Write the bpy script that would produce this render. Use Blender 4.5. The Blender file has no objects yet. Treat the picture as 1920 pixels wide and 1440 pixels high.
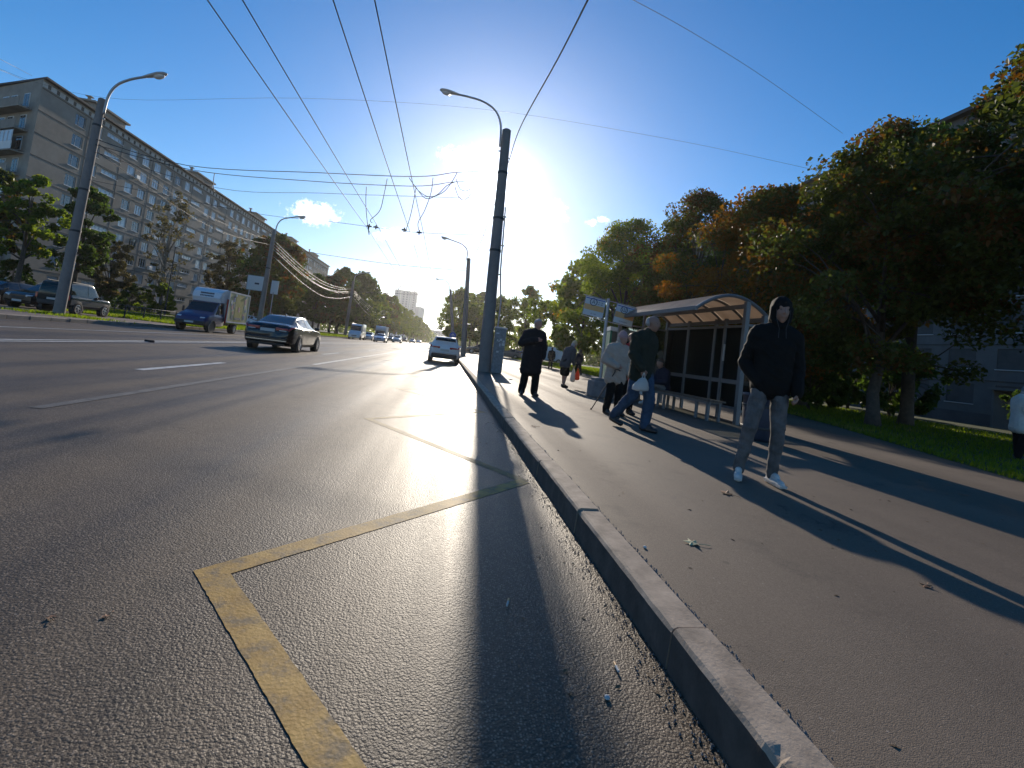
import bpy, bmesh, math, random
import numpy as np
from mathutils import Vector, Matrix, noise as mnoise
R = math.radians
random.seed(7)
SC = bpy.context.scene
COL = SC.collection

# ------------------------------------------------------------------ camera
# road frame: x to the right of the road, y along the road, z up; road surface z = 0
HAZE = .00018
CAM_H = 1.10
FPX, PCX, PCY = 900.0, 960.0, 610.0            # focal length and principal point in pixels of the 1920 wide photograph
ROLL, VPX, VPY = R(7.2), 836.0, 645.0          # camera roll and vanishing point of the road
_d = Vector((VPX-PCX, VPY-PCY, FPX)).normalized()
_up = Vector((math.sin(ROLL), -math.cos(ROLL), -(_d.x*math.sin(ROLL)-_d.y*math.cos(ROLL))/_d.z)).normalized()
_rt = _d.cross(_up)
if _rt.x < 0: _rt = -_rt
cd = bpy.data.cameras.new('camera')
cam = bpy.data.objects.new('camera', cd); COL.objects.link(cam)
cx, cy, cz = [Vector((_rt[i], _d[i], _up[i])) for i in range(3)]
cam.matrix_world = Matrix(((cx.x, -cy.x, -cz.x, 0), (cx.y, -cy.y, -cz.y, 0), (cx.z, -cy.z, -cz.z, CAM_H), (0, 0, 0, 1)))
cd.sensor_width = 36; cd.lens = 36*FPX/1920
cd.shift_x = 0; cd.shift_y = -(720-PCY)/1920
cd.clip_start = .05; cd.clip_end = 6000
SC.camera = cam
SC.render.resolution_x, SC.render.resolution_y = 1024, 768
SC.view_settings.view_transform = 'Standard'; SC.view_settings.look = 'None'
SC.view_settings.exposure = 0.08
SC.view_settings.gamma = 1

def ray(px, py):
    v = Vector((px-PCX, py-PCY, FPX)); return Vector((v.dot(_rt), v.dot(_d), v.dot(_up)))
def gp(px, py, z=0.0):                          # photograph pixel -> point on the level z
    w = ray(px, py); return Vector((0, 0, CAM_H)) + w*((z-CAM_H)/w.z)
def at_y(px, py, y):
    w = ray(px, py); return Vector((0, 0, CAM_H)) + w*(y/w.y)
def at_x(px, py, x):
    w = ray(px, py); return Vector((0, 0, CAM_H)) + w*(x/w.x)
def pxof(x, y, z):
    p = Vector((x, y, z-CAM_H)); v = _rt*p.x + _d*p.y + _up*p.z
    return PCX+FPX*v.x/v.z, PCY+FPX*v.y/v.z
def y_for_px(x, px, z=0.0):                     # distance along the road at which a point at lateral x shows in column px
    lo, hi = 2.0, 600.0
    for _ in range(60):
        m = (lo+hi)/2
        if (pxof(x, m, z)[0]-px)*(1 if x < 0 else -1) < 0: lo = m
        else: hi = m
    return (lo+hi)/2

# ------------------------------------------------------------------ sky and sun
_s = ray(929, 352).normalized()
SUN_EL, SUN_AZ = math.asin(_s.z), math.atan2(_s.x, _s.y)
W = bpy.data.worlds.new('World'); SC.world = W; W.use_nodes = True
nt = W.node_tree; nt.nodes.clear()
def N(tree, t, **kw):
    n = tree.nodes.new(t)
    for k, v in kw.items(): setattr(n, k, v)
    return n
def L(tree, a, b): tree.links.new(a, b)
sky = N(nt, 'ShaderNodeTexSky', sky_type='NISHITA', sun_disc=False, sun_elevation=SUN_EL, sun_rotation=SUN_AZ,
        altitude=0, air_density=1.0, dust_density=0.15, ozone_density=2.2)
wout = N(nt, 'ShaderNodeOutputWorld'); bg = N(nt, 'ShaderNodeBackground'); bg.inputs[1].default_value = 0.118
tc = N(nt, 'ShaderNodeTexCoord')
def vmath(op, a, b=None, tree=nt):
    n = N(tree, 'ShaderNodeVectorMath', operation=op)
    for i, q in enumerate((a, b)):
        if q is None: continue
        if isinstance(q, (tuple, list, Vector)): n.inputs[i].default_value = q
        else: L(tree, q, n.inputs[i])
    return n
def fmath(op, a, b=None, c=None, tree=nt, clamp=False):
    n = N(tree, 'ShaderNodeMath', operation=op, use_clamp=clamp)
    for i, q in enumerate((a, b, c)):
        if q is None: continue
        if isinstance(q, (int, float)): n.inputs[i].default_value = q
        else: L(tree, q, n.inputs[i])
    return n.outputs[0]
def smooth(x, a, b, tree=nt):
    n = N(tree, 'ShaderNodeMapRange', interpolation_type='SMOOTHSTEP'); L(tree, x, n.inputs[0])
    n.inputs[1].default_value = a; n.inputs[2].default_value = b; return n.outputs[0]
dirn = vmath('NORMALIZE', tc.outputs['Generated']).outputs[0]
nz = N(nt, 'ShaderNodeTexNoise'); nz.inputs['Scale'].default_value = 26; nz.inputs['Detail'].default_value = 7; nz.inputs['Roughness'].default_value = .62
L(nt, dirn, nz.inputs['Vector'])
nzf = N(nt, 'ShaderNodeTexNoise'); nzf.inputs['Scale'].default_value = 95; nzf.inputs['Detail'].default_value = 6; nzf.inputs['Roughness'].default_value = .6; L(nt, dirn, nzf.inputs['Vector'])
nzv = fmath('ADD', fmath('MULTIPLY_ADD', nz.outputs[0], 1.9, -.95), fmath('MULTIPLY_ADD', nzf.outputs[0], 1.8, -.9))
# cumulus puffs of the photograph: (column, row, half width in degrees, half height in degrees, opacity)
CLOUDS = [(592, 402, 2.6, 1.35, 1.0), (562, 398, 1.0, .6, .8), (628, 412, .5, .5, .7), (745, 442, 2.6, .9, .95), (880, 300, 3.4, 1.5, .8), (1035, 395, 1.9, 1.2, .8),
          (1110, 418, .9, .5, .6), (1130, 412, .8, .5, .6), 
          (770, 548, 2.2, 1.2, .95), (725, 548, 1.5, 1.0, .9), (806, 572, 1.5, 1.5, .95), (790, 606, 2.6, 1.0, 1), (820, 622, 2.2, .8, 1), (845, 600, 1.6, .9, .9)]
mask = None
for (px, py, aw, ah, op) in CLOUDS:
    c = ray(px, py).normalized()
    hx = Vector((c.y, -c.x, 0)).normalized(); hy = hx.cross(c).normalized()
    u = vmath('DOT_PRODUCT', dirn, hx/R(aw)).outputs['Value']
    v = vmath('DOT_PRODUCT', dirn, hy/R(ah)).outputs['Value']
    w = vmath('DOT_PRODUCT', dirn, c).outputs['Value']
    rr = fmath('SQRT', fmath('ADD', fmath('MULTIPLY', u, u), fmath('MULTIPLY', v, v)))
    m = smooth(fmath('ADD', rr, nzv), 1.1, .35)
    m = fmath('MULTIPLY', fmath('MULTIPLY', m, op), fmath('GREATER_THAN', w, .5))
    mask = m if mask is None else fmath('MAXIMUM', mask, m)
# low cloud bank along the whole horizon
sep = N(nt, 'ShaderNodeSeparateXYZ'); L(nt, dirn, sep.inputs[0])
n2 = N(nt, 'ShaderNodeTexNoise'); n2.inputs['Scale'].default_value = 7; n2.inputs['Detail'].default_value = 6
mp = N(nt, 'ShaderNodeMapping'); mp.inputs['Scale'].default_value = (1, 1, 2.6); L(nt, dirn, mp.inputs[0]); L(nt, mp.outputs[0], n2.inputs['Vector'])
bank = fmath('MAXIMUM', fmath('MULTIPLY', smooth(n2.outputs[0], .5, .66), smooth(sep.outputs[2], .12, .05)), fmath('MULTIPLY', smooth(sep.outputs[2], .10, .0), .85))
mask = fmath('MAXIMUM', mask, fmath('MULTIPLY', bank, .8))
sdot = vmath('DOT_PRODUCT', dirn, _s).outputs['Value']
near = smooth(sdot, .80, 1.0)
cloudv = fmath('MULTIPLY_ADD', near, 8.0, 10.5)
shade = fmath('MULTIPLY', cloudv, fmath('MULTIPLY_ADD', nz.outputs[0], .7, .6))
ccol = N(nt, 'ShaderNodeCombineColor')
L(nt, shade, ccol.inputs[0]); L(nt, shade, ccol.inputs[1]); L(nt, fmath('MULTIPLY', shade, 1.03), ccol.inputs[2])
# aureole: thin haze scatters sunlight forward round the sun
aur = fmath('POWER', fmath('MAXIMUM', sdot, 0.0), 60.0)
aur2 = fmath('POWER', fmath('MAXIMUM', sdot, 0.0), 700.0)
av = fmath('ADD', fmath('MULTIPLY', aur, 1.5), fmath('MULTIPLY', aur2, 20.0))
acol = N(nt, 'ShaderNodeCombineColor'); L(nt, av, acol.inputs[0]); L(nt, av, acol.inputs[1]); L(nt, fmath('MULTIPLY', av, .98), acol.inputs[2])
hs = N(nt, 'ShaderNodeHueSaturation'); hs.inputs['Saturation'].default_value = 1.32; L(nt, vmath('MULTIPLY', sky.outputs[0], (.98, 1.03, 1.14)).outputs[0], hs.inputs['Color'])
skyplus = vmath('ADD', hs.outputs[0], acol.outputs[0]).outputs[0]
mixc = N(nt, 'ShaderNodeMix', data_type='RGBA'); L(nt, mask, mixc.inputs[0]); L(nt, skyplus, mixc.inputs[6]); L(nt, ccol.outputs[0], mixc.inputs[7])
L(nt, mixc.outputs[2], bg.inputs[0]); L(nt, bg.outputs[0], wout.inputs[0])
sd = bpy.data.lights.new('sun', 'SUN'); sd.energy = 5.0; sd.angle = R(.53); sd.color = (1, .88, .72)
sun = bpy.data.objects.new('sun', sd); COL.objects.link(sun)
sun.rotation_euler = _s.to_track_quat('Z', 'Y').to_euler()

# ------------------------------------------------------------------ materials
MATS = {}
def mat(name, col, rough=.6, metal=0., var=0., vscale=3., bump=0., bscale=40., spec=.5, coat=0., detail=4, rvar=0., col2=None, trans=0., coord='Object', bdist=.01):
    if name in MATS: return MATS[name]
    m = bpy.data.materials.new(name); m.use_nodes = True; t = m.node_tree
    b = t.nodes['Principled BSDF']; MATS[name] = m
    b.inputs['Base Color'].default_value = (*col, 1); b.inputs['Roughness'].default_value = rough; b.inputs['Metallic'].default_value = metal
    b.inputs['Specular IOR Level'].default_value = spec; b.inputs['Coat Weight'].default_value = coat
    if trans: b.inputs['Transmission Weight'].default_value = trans
    if var or bump or rvar or col2:
        c = N(t, 'ShaderNodeTexCoord')
    if var or col2 or rvar:
        n = N(t, 'ShaderNodeTexNoise'); n.inputs['Scale'].default_value = vscale; n.inputs['Detail'].default_value = 6; n.inputs['Roughness'].default_value = .65
        L(t, c.outputs[coord], n.inputs['Vector'])
        r = N(t, 'ShaderNodeMapRange'); r.inputs[1].default_value = .3; r.inputs[2].default_value = .7; L(t, n.outputs[0], r.inputs[0])
        if var or col2:
            mx = N(t, 'ShaderNodeMix', data_type='RGBA'); L(t, r.outputs[0], mx.inputs[0])
            a = tuple(max(0, q*(1-var)) for q in col); bb = col2 if col2 else tuple(min(1, q*(1+var)) for q in col)
            mx.inputs[6].default_value = (*a, 1); mx.inputs[7].default_value = (*bb, 1); L(t, mx.outputs[2], b.inputs['Base Color'])
        if rvar:
            q = N(t, 'ShaderNodeMapRange'); q.inputs[3].default_value = max(0, rough-rvar); q.inputs[4].default_value = min(1, rough+rvar); L(t, r.outputs[0], q.inputs[0]); L(t, q.outputs[0], b.inputs['Roughness'])
    if bump:
        n = N(t, 'ShaderNodeTexNoise'); n.inputs['Scale'].default_value = bscale; n.inputs['Detail'].default_value = detail
        L(t, c.outputs[coord], n.inputs['Vector'])
        bp = N(t, 'ShaderNodeBump'); bp.inputs['Strength'].default_value = bump; bp.inputs['Distance'].default_value = bdist
        L(t, n.outputs[0], bp.inputs['Height']); L(t, bp.outputs[0], b.inputs['Normal'])
    return m

def N_sep(t, sock):
    q = N(t, 'ShaderNodeSeparateColor'); L(t, sock, q.inputs[0]); return q.outputs[0]
def asphalt(name, dark, light, chip, scale, strength, rough, spec=.28, dist=.006):
    m = bpy.data.materials.new(name); m.use_nodes = True; t = m.node_tree; b = t.nodes['Principled BSDF']; MATS[name] = m
    c = N(t, 'ShaderNodeTexCoord')
    b.inputs['Specular IOR Level'].default_value = spec
    vo = N(t, 'ShaderNodeTexVoronoi'); vo.inputs['Scale'].default_value = scale; vo.inputs['Randomness'].default_value = 1; L(t, c.outputs['Object'], vo.inputs['Vector'])
    v2 = N(t, 'ShaderNodeTexVoronoi'); v2.inputs['Scale'].default_value = scale*2.3; L(t, c.outputs['Object'], v2.inputs['Vector'])
    n1 = N(t, 'ShaderNodeTexNoise'); n1.inputs['Scale'].default_value = scale*1.4; n1.inputs['Detail'].default_value = 5; L(t, c.outputs['Object'], n1.inputs['Vector'])
    n2 = N(t, 'ShaderNodeTexNoise'); n2.inputs['Scale'].default_value = .9; n2.inputs['Detail'].default_value = 7; n2.inputs['Roughness'].default_value = .6; L(t, c.outputs['Object'], n2.inputs['Vector'])
    mpg = N(t, 'ShaderNodeMapping'); mpg.inputs['Scale'].default_value = (1.1, .035, 1); L(t, c.outputs['Object'], mpg.inputs[0])
    n3 = N(t, 'ShaderNodeTexNoise'); n3.inputs['Scale'].default_value = 1; n3.inputs['Detail'].default_value = 4; L(t, mpg.outputs[0], n3.inputs['Vector'])
    mx = N(t, 'ShaderNodeMix', data_type='RGBA'); mx.inputs[6].default_value = (*dark, 1); mx.inputs[7].default_value = (*light, 1)
    k = fmath('ADD', fmath('MULTIPLY', smooth(n2.outputs[0], .3, .7, t), .4, tree=t), fmath('MULTIPLY', smooth(n3.outputs[0], .38, .62, t), .6, tree=t), tree=t); L(t, k, mx.inputs[0])
    mc = N(t, 'ShaderNodeMix', data_type='RGBA'); L(t, fmath('MULTIPLY', smooth(vo.outputs['Distance'], .6, .15, t), .8, tree=t), mc.inputs[0]); L(t, mx.outputs[2], mc.inputs[6])
    mcc = N(t, 'ShaderNodeMix', data_type='RGBA'); mcc.inputs[6].default_value = (*chip, 1); mcc.inputs[7].default_value = (*[q*.16 for q in chip], 1); L(t, smooth(N_sep(t, vo.outputs['Color']), .15, .8, t), mcc.inputs[0])
    L(t, mcc.outputs[2], mc.inputs[7]); L(t, mc.outputs[2], b.inputs['Base Color'])
    rg = N(t, 'ShaderNodeMapRange'); rg.inputs[1].default_value = .35; rg.inputs[2].default_value = .65; rg.inputs[3].default_value = rough-.11; rg.inputs[4].default_value = rough+.1; L(t, n3.outputs[0], rg.inputs[0]); L(t, rg.outputs[0], b.inputs['Roughness'])
    h = fmath('ADD', fmath('MULTIPLY', vo.outputs['Distance'], -1.0, tree=t), fmath('ADD', fmath('MULTIPLY', v2.outputs['Distance'], -.35, tree=t), fmath('MULTIPLY', n1.outputs[0], .9, tree=t), tree=t), tree=t)
    bp = N(t, 'ShaderNodeBump'); bp.inputs['Strength'].default_value = strength; bp.inputs['Distance'].default_value = dist; L(t, h, bp.inputs['Height']); L(t, bp.outputs[0], b.inputs['Normal'])
    return m

def leafmat(name, greens, autumn, amount, nscale=.45, trans=.45, glow=1.7):
    m = bpy.data.materials.new(name); m.use_nodes = True; t = m.node_tree; t.nodes.clear(); MATS[name] = m
    o = N(t, 'ShaderNodeOutputMaterial'); g = N(t, 'ShaderNodeNewGeometry'); c = N(t, 'ShaderNodeTexCoord')
    oi = N(t, 'ShaderNodeObjectInfo')
    off = vmath('ADD', c.outputs['Object'], vmath('SCALE', oi.outputs['Location'], tree=t).outputs[0], tree=t)
    n = N(t, 'ShaderNodeTexNoise'); n.inputs['Scale'].default_value = nscale; n.inputs['Detail'].default_value = 3; L(t, off.outputs[0], n.inputs['Vector'])
    r1 = N(t, 'ShaderNodeValToRGB'); e = r1.color_ramp.elements; e[0].color = (*greens[0], 1); e[1].color = (*greens[1], 1); L(t, g.outputs['Random Per Island'], r1.inputs[0])
    r2 = N(t, 'ShaderNodeValToRGB'); e = r2.color_ramp.elements; e[0].color = (*autumn[0], 1); e[1].color = (*autumn[1], 1)
    rr = fmath('FRACT', fmath('MULTIPLY', g.outputs['Random Per Island'], 37.3, tree=t), tree=t); L(t, rr, r2.inputs[0])
    f = fmath('ADD', n.outputs[0], fmath('MULTIPLY_ADD', rr, .22, -.11, tree=t), tree=t)
    mx = N(t, 'ShaderNodeMix', data_type='RGBA'); L(t, smooth(f, .72-amount*.5, .84-amount*.5, t), mx.inputs[0]); L(t, r1.outputs[0], mx.inputs[6]); L(t, r2.outputs[0], mx.inputs[7])
    b = N(t, 'ShaderNodeBsdfPrincipled'); b.inputs['Roughness'].default_value = .55; b.inputs['Specular IOR Level'].default_value = .35; L(t, mx.outputs[2], b.inputs['Base Color'])
    tr = N(t, 'ShaderNodeBsdfTranslucent'); hh = N(t, 'ShaderNodeHueSaturation'); hh.inputs['Value'].default_value = glow; hh.inputs['Saturation'].default_value = 1.1; L(t, mx.outputs[2], hh.inputs['Color']); L(t, hh.outputs[0], tr.inputs[0])
    ms = N(t, 'ShaderNodeMixShader'); ms.inputs[0].default_value = trans; L(t, b.outputs[0], ms.inputs[1]); L(t, tr.outputs[0], ms.inputs[2]); L(t, ms.outputs[0], o.inputs[0])
    return m

def glassmat(name, tint=(.9, .95, .93), alpha=.22, rough=.03):
    m = bpy.data.materials.new(name); m.use_nodes = True; t = m.node_tree; t.nodes.clear(); MATS[name] = m
    o = N(t, 'ShaderNodeOutputMaterial'); tr = N(t, 'ShaderNodeBsdfTransparent'); tr.inputs[0].default_value = (*tint, 1)
    gl = N(t, 'ShaderNodeBsdfPrincipled'); gl.inputs['Base Color'].default_value = (.03, .035, .035, 1); gl.inputs['Roughness'].default_value = rough
    fr = N(t, 'ShaderNodeFresnel'); fr.inputs[0].default_value = 1.5
    k = fmath('ADD', fr.outputs[0], alpha, tree=t, clamp=True)
    ms = N(t, 'ShaderNodeMixShader'); L(t, k, ms.inputs[0]); L(t, tr.outputs[0], ms.inputs[1]); L(t, gl.outputs[0], ms.inputs[2]); L(t, ms.outputs[0], o.inputs[0])
    return m

M = {}
M['road'] = asphalt('road_asphalt', (.056, .040, .027), (.122, .090, .062), (.30, .23, .165), 105, .5, .54, spec=.2, dist=.0042)
M['walk'] = asphalt('sidewalk_asphalt', (.112, .085, .062), (.160, .122, .090), (.26, .205, .155), 230, .5, .70, dist=.0022)
def stains(m):                                   # old gum spots, oil stains and hairline cracks worn into the pavement
    t = m.node_tree; b = t.nodes['Principled BSDF']; src = b.inputs['Base Color'].links[0].from_socket; c = N(t, 'ShaderNodeTexCoord')
    n = N(t, 'ShaderNodeTexNoise'); n.inputs['Scale'].default_value = 1.7; n.inputs['Detail'].default_value = 9; n.inputs['Roughness'].default_value = .7; L(t, c.outputs['Object'], n.inputs['Vector'])
    v = N(t, 'ShaderNodeTexVoronoi'); v.inputs['Scale'].default_value = 3.1; L(t, c.outputs['Object'], v.inputs['Vector'])
    d = N(t, 'ShaderNodeTexNoise'); d.inputs['Scale'].default_value = 2.0; d.inputs['Detail'].default_value = 5; L(t, c.outputs['Object'], d.inputs['Vector'])
    wv = vmath('ADD', c.outputs['Object'], vmath('SCALE', d.outputs['Color'], tree=t).outputs[0], tree=t); 
    v2 = N(t, 'ShaderNodeTexVoronoi', feature='DISTANCE_TO_EDGE'); v2.inputs['Scale'].default_value = .33; L(t, wv.outputs[0], v2.inputs['Vector'])
    spot = fmath('MULTIPLY', smooth(v.outputs['Distance'], .075, .055, t), fmath('GREATER_THAN', N_sep(t, v.outputs['Color']), .55, tree=t), tree=t)
    crack = fmath('MULTIPLY', smooth(v2.outputs['Distance'], .0035, .0012, t), smooth(n.outputs[0], .52, .6, t), tree=t)
    k = fmath('MAXIMUM', fmath('MAXIMUM', fmath('MULTIPLY', spot, .4, tree=t), fmath('MULTIPLY', crack, .7, tree=t), tree=t), fmath('MULTIPLY', smooth(n.outputs[0], .52, .72, t), .45, tree=t), tree=t)
    mx = N(t, 'ShaderNodeMix', data_type='RGBA'); L(t, k, mx.inputs[0]); L(t, src, mx.inputs[6]); mx.inputs[7].default_value = (.03, .026, .022, 1)
    v3 = N(t, 'ShaderNodeTexVoronoi'); v3.inputs['Scale'].default_value = 16; L(t, c.outputs['Object'], v3.inputs['Vector'])
    chip = fmath('MULTIPLY', smooth(v3.outputs['Distance'], .085, .06, t), fmath('GREATER_THAN', N_sep(t, v3.outputs['Color']), .6, tree=t), tree=t)
    m2 = N(t, 'ShaderNodeMix', data_type='RGBA'); L(t, fmath('MULTIPLY', chip, .7, tree=t), m2.inputs[0]); L(t, mx.outputs[2], m2.inputs[6]); m2.inputs[7].default_value = (.27, .23, .19, 1); L(t, m2.outputs[2], b.inputs['Base Color'])
def N_sep(t, sock):
    q = N(t, 'ShaderNodeSeparateColor'); L(t, sock, q.inputs[0]); return q.outputs[0]
stains(M['walk']); stains(M['road'])
M['lot'] = asphalt('verge_paving', (.12, .09, .075), (.20, .15, .12), (.24, .2, .17), 40, .3, .75)
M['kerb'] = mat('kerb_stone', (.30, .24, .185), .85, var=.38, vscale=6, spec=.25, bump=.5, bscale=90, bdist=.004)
M['kerbface'] = mat('kerb_face_baked_shade', (.060, .052, .045), .85, var=.4, vscale=7, bump=.5, bscale=60, bdist=.004)  # shade on the kerb's road side, put into a darker face colour
M['whiteworn'] = mat('road_white_paint_worn', (.065, .054, .042), .6, var=.5, vscale=6, bump=.6, bscale=90, bdist=.006, col2=(.13, .115, .10))
M['farkerb'] = mat('far_kerb_stone', (.26, .22, .18), .85, var=.35, vscale=1.2, bump=.3, bscale=40)
M['white'] = mat('road_white_paint', (.50, .49, .46), .6, var=.35, vscale=5, bump=.6, bscale=120, bdist=.004)
def yellowpaint():
    m = mat('road_yellow_paint', (.38, .215, .045), .65, var=.2, vscale=7, bump=.5, bscale=80, bdist=.004, col2=(.47, .29, .08), spec=.2)
    t = m.node_tree; b = t.nodes['Principled BSDF']; c = N(t, 'ShaderNodeTexCoord')
    n = N(t, 'ShaderNodeTexNoise'); n.inputs['Scale'].default_value = 9; n.inputs['Detail'].default_value = 8; n.inputs['Roughness'].default_value = .7; L(t, c.outputs['Object'], n.inputs['Vector'])
    src = b.inputs['Base Color'].links[0].from_socket
    mx = N(t, 'ShaderNodeMix', data_type='RGBA'); L(t, fmath('MULTIPLY', smooth(n.outputs[0], .44, .66, t), .8, tree=t), mx.inputs[0]); L(t, src, mx.inputs[6]); mx.inputs[7].default_value = (.12, .10, .075, 1)
    L(t, mx.outputs[2], b.inputs['Base Color']); return m
M['yellow'] = yellowpaint()
M['yellowworn'] = mat('road_yellow_paint_worn', (.17, .12, .05), .65, var=.4, vscale=5, bump=.6, bscale=70, bdist=.005, col2=(.30, .20, .07), spec=.2)
M['grass'] = mat('lawn_soil', (.055, .065, .018), .9, var=.3, vscale=2, bump=.6, bscale=60)
M['blade'] = leafmat('grass_blade', ((.075, .105, .012), (.15, .20, .02)), ((.2, .2, .04), (.22, .2, .06)), .2, trans=.66)
M['dirt'] = mat('ground_soil', (.10, .09, .07), .9, var=.3, vscale=.4)
M['concrete'] = mat('pole_concrete', (.20, .18, .165), .85, var=.15, vscale=2.5, bump=.3, bscale=30)
M['steelg'] = mat('galvanised_steel', (.33, .34, .35), .45, .6, var=.12, vscale=8)
M['lampgrey'] = mat('lamp_housing', (.42, .42, .41), .5, .2)
M['lampglass'] = mat('lamp_bowl', (.65, .66, .64), .25, spec=.6)
M['wire'] = mat('wire_metal', (.04, .036, .034), .5, .4)
M['cable'] = mat('cable_rubber', (.02, .02, .02), .6)
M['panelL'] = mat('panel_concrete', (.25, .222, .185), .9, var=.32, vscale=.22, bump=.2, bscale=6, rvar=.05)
M['panelL2'] = mat('panel_concrete_smooth', (.28, .248, .205), .9, var=.2, vscale=.7, bump=.2, bscale=10)
M['seam'] = mat('panel_seam', (.10, .088, .075), .95)
M['roofdark'] = mat('roof_edge', (.07, .06, .055), .8)
M['parapet'] = mat('parapet_white', (.46, .44, .40), .85, var=.25, vscale=1.5)
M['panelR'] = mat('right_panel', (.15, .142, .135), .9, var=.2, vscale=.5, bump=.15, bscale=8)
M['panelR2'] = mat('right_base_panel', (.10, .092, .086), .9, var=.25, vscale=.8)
M['wframe'] = mat('window_frame_white', (.62, .62, .60), .45)
M['wframe2'] = mat('window_frame_grey', (.36, .34, .32), .6)
M['pane'] = mat('window_glass', (.035, .045, .055), .05, spec=1.0, var=.5, vscale=.2)
M['pane2'] = mat('window_curtained', (.40, .43, .46), .12, spec=1.0, var=.5, vscale=.3)
M['trunk'] = mat('bark', (.075, .06, .048), .95, var=.35, vscale=6, bump=.8, bscale=25, bdist=.03)
M['trunk2'] = mat('birch_bark', (.20, .17, .14), .95, var=.4, vscale=5, bump=.5, bscale=20)
M['leafG'] = leafmat('leaf_green', ((.035, .06, .012), (.075, .115, .02)), ((.17, .13, .02), (.2, .10, .02)), -.02)
M['leafM'] = leafmat('leaf_turning', ((.05, .065, .014), (.10, .115, .02)), ((.15, .082, .018), (.14, .06, .016)), .40, trans=.45, glow=1.35)
M['leafO'] = leafmat('leaf_amber', ((.06, .075, .014), (.11, .11, .02)), ((.23, .118, .018), (.20, .08, .017)), .62, trans=.45, glow=1.4)
M['leafD'] = leafmat('leaf_dull', ((.06, .058, .025), (.10, .085, .035)), ((.13, .09, .035), (.16, .12, .05)), .2)
M['leafL'] = leafmat('leaf_light', ((.06, .095, .014), (.14, .17, .024)), ((.2, .16, .02), (.24, .13, .02)), .16, trans=.62, glow=2.0)
def paint(name, col, rough=.28, metal=.25, coat=.6): return mat(name, col, rough, metal, coat=coat, rvar=.06, vscale=2)
M['carblack'] = paint('paint_black', (.008, .008, .008), .22, 0, .2)
M['eye'] = mat('eye_white', (.12, .08, .06), .4)
M['carwhite'] = paint('paint_white', (.62, .64, .66), .3, 0)
M['cargrey'] = mat('paint_grey', (.028, .026, .024), .18, spec=.4)
M['cargreen'] = mat('paint_dark_green', (.010, .026, .027), .16, spec=.4)
M['carsilver'] = mat('paint_silver', (.15, .142, .13), .2, spec=.4)
M['carblue'] = paint('paint_pale_blue', (.30, .38, .50), .3, .3)
M['cabblue'] = paint('paint_cab_blue', (.014, .022, .10), .4, 0, .3)
M['boxwhite'] = mat('van_box_white', (.60, .60, .58), .5, var=.08, vscale=2)
M['glassdark'] = mat('car_glass', (.010, .012, .015), .05, spec=.6)
M['rubber'] = mat('tyre_rubber', (.018, .018, .018), .85)
M['rim'] = mat('wheel_rim', (.42, .42, .43), .35, .7)
M['plastic'] = mat('black_plastic', (.02, .02, .021), .6)
M['redlamp'] = mat('tail_lamp_red', (.30, .012, .012), .15, spec=.8)
M['clearlamp'] = mat('head_lamp_clear', (.62, .63, .64), .1, spec=1)
M['plate'] = mat('number_plate', (.45, .45, .44), .5)
M['chrome'] = mat('chrome_trim', (.6, .6, .6), .15, 1)
M['shsteel'] = mat('shelter_steel', (.15, .152, .155), .5, .3, var=.12, vscale=5)
def polycarb():
    m = bpy.data.materials.new('amber_polycarbonate'); m.use_nodes = True; t = m.node_tree; t.nodes.clear()
    o = N(t, 'ShaderNodeOutputMaterial'); d = N(t, 'ShaderNodeBsdfPrincipled'); tr = N(t, 'ShaderNodeBsdfTranslucent'); s = N(t, 'ShaderNodeMixShader')
    c = N(t, 'ShaderNodeTexCoord'); n = N(t, 'ShaderNodeTexNoise'); n.inputs['Scale'].default_value = 3; n.inputs['Detail'].default_value = 6; L(t, c.outputs['Object'], n.inputs['Vector'])
    r = N(t, 'ShaderNodeValToRGB'); r.color_ramp.elements[0].color = (.45, .35, .26, 1); r.color_ramp.elements[1].color = (.70, .58, .46, 1); L(t, n.outputs[0], r.inputs[0])
    L(t, r.outputs[0], d.inputs['Base Color']); L(t, r.outputs[0], tr.inputs[0]); d.inputs['Roughness'].default_value = .35
    s.inputs[0].default_value = .72; L(t, d.outputs[0], s.inputs[1]); L(t, tr.outputs[0], s.inputs[2]); L(t, s.outputs[0], o.inputs[0]); return m
M['poly'] = polycarb()
M['glass'] = glassmat('shelter_glass', (.55, .58, .57), .05)
M['benchw'] = mat('bench_wood', (.10, .075, .055), .7, var=.3, vscale=12)
M['dustbit'] = mat('leaf_litter', (.16, .10, .05), .8, var=.5, vscale=3, coord='Object')
M['binblue'] = mat('bin_dark_blue', (.02, .028, .05), .5, var=.2, vscale=8)
M['signw'] = mat('sign_white', (.50, .52, .53), .5)
M['signo'] = mat('sign_orange', (.62, .33, .12), .5, var=.08, vscale=6)
M['signb'] = mat('sign_ink', (.02, .03, .06), .6)
M['signblue'] = mat('sign_blue', (.03, .09, .35), .5)
M['kgreen'] = mat('kiosk_green', (.015, .16, .10), .5)
M['kdark'] = mat('kiosk_dark', (.045, .055, .055), .5)
M['kwhite'] = mat('kiosk_white', (.60, .62, .58), .5)
M['cstone'] = mat('base_concrete', (.16, .16, .165), .85, var=.25, vscale=7, bump=.4, bscale=40)
M['cabinet'] = mat('cabinet_grey', (.20, .205, .21), .6, var=.3, vscale=10)
M['paper'] = mat('paper_notice', (.52, .52, .50), .8, var=.15, vscale=14)
M['yellowsign'] = mat('warning_yellow', (.62, .42, .05), .5)
M['skin'] = mat('skin', (.27, .145, .10), .5, var=.08, vscale=20)
M['skin2'] = mat('skin_ruddy', (.34, .17, .12), .5, var=.08, vscale=20)
M['hairg'] = mat('hair_grey', (.32, .30, .28), .7, var=.3, vscale=60)
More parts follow.
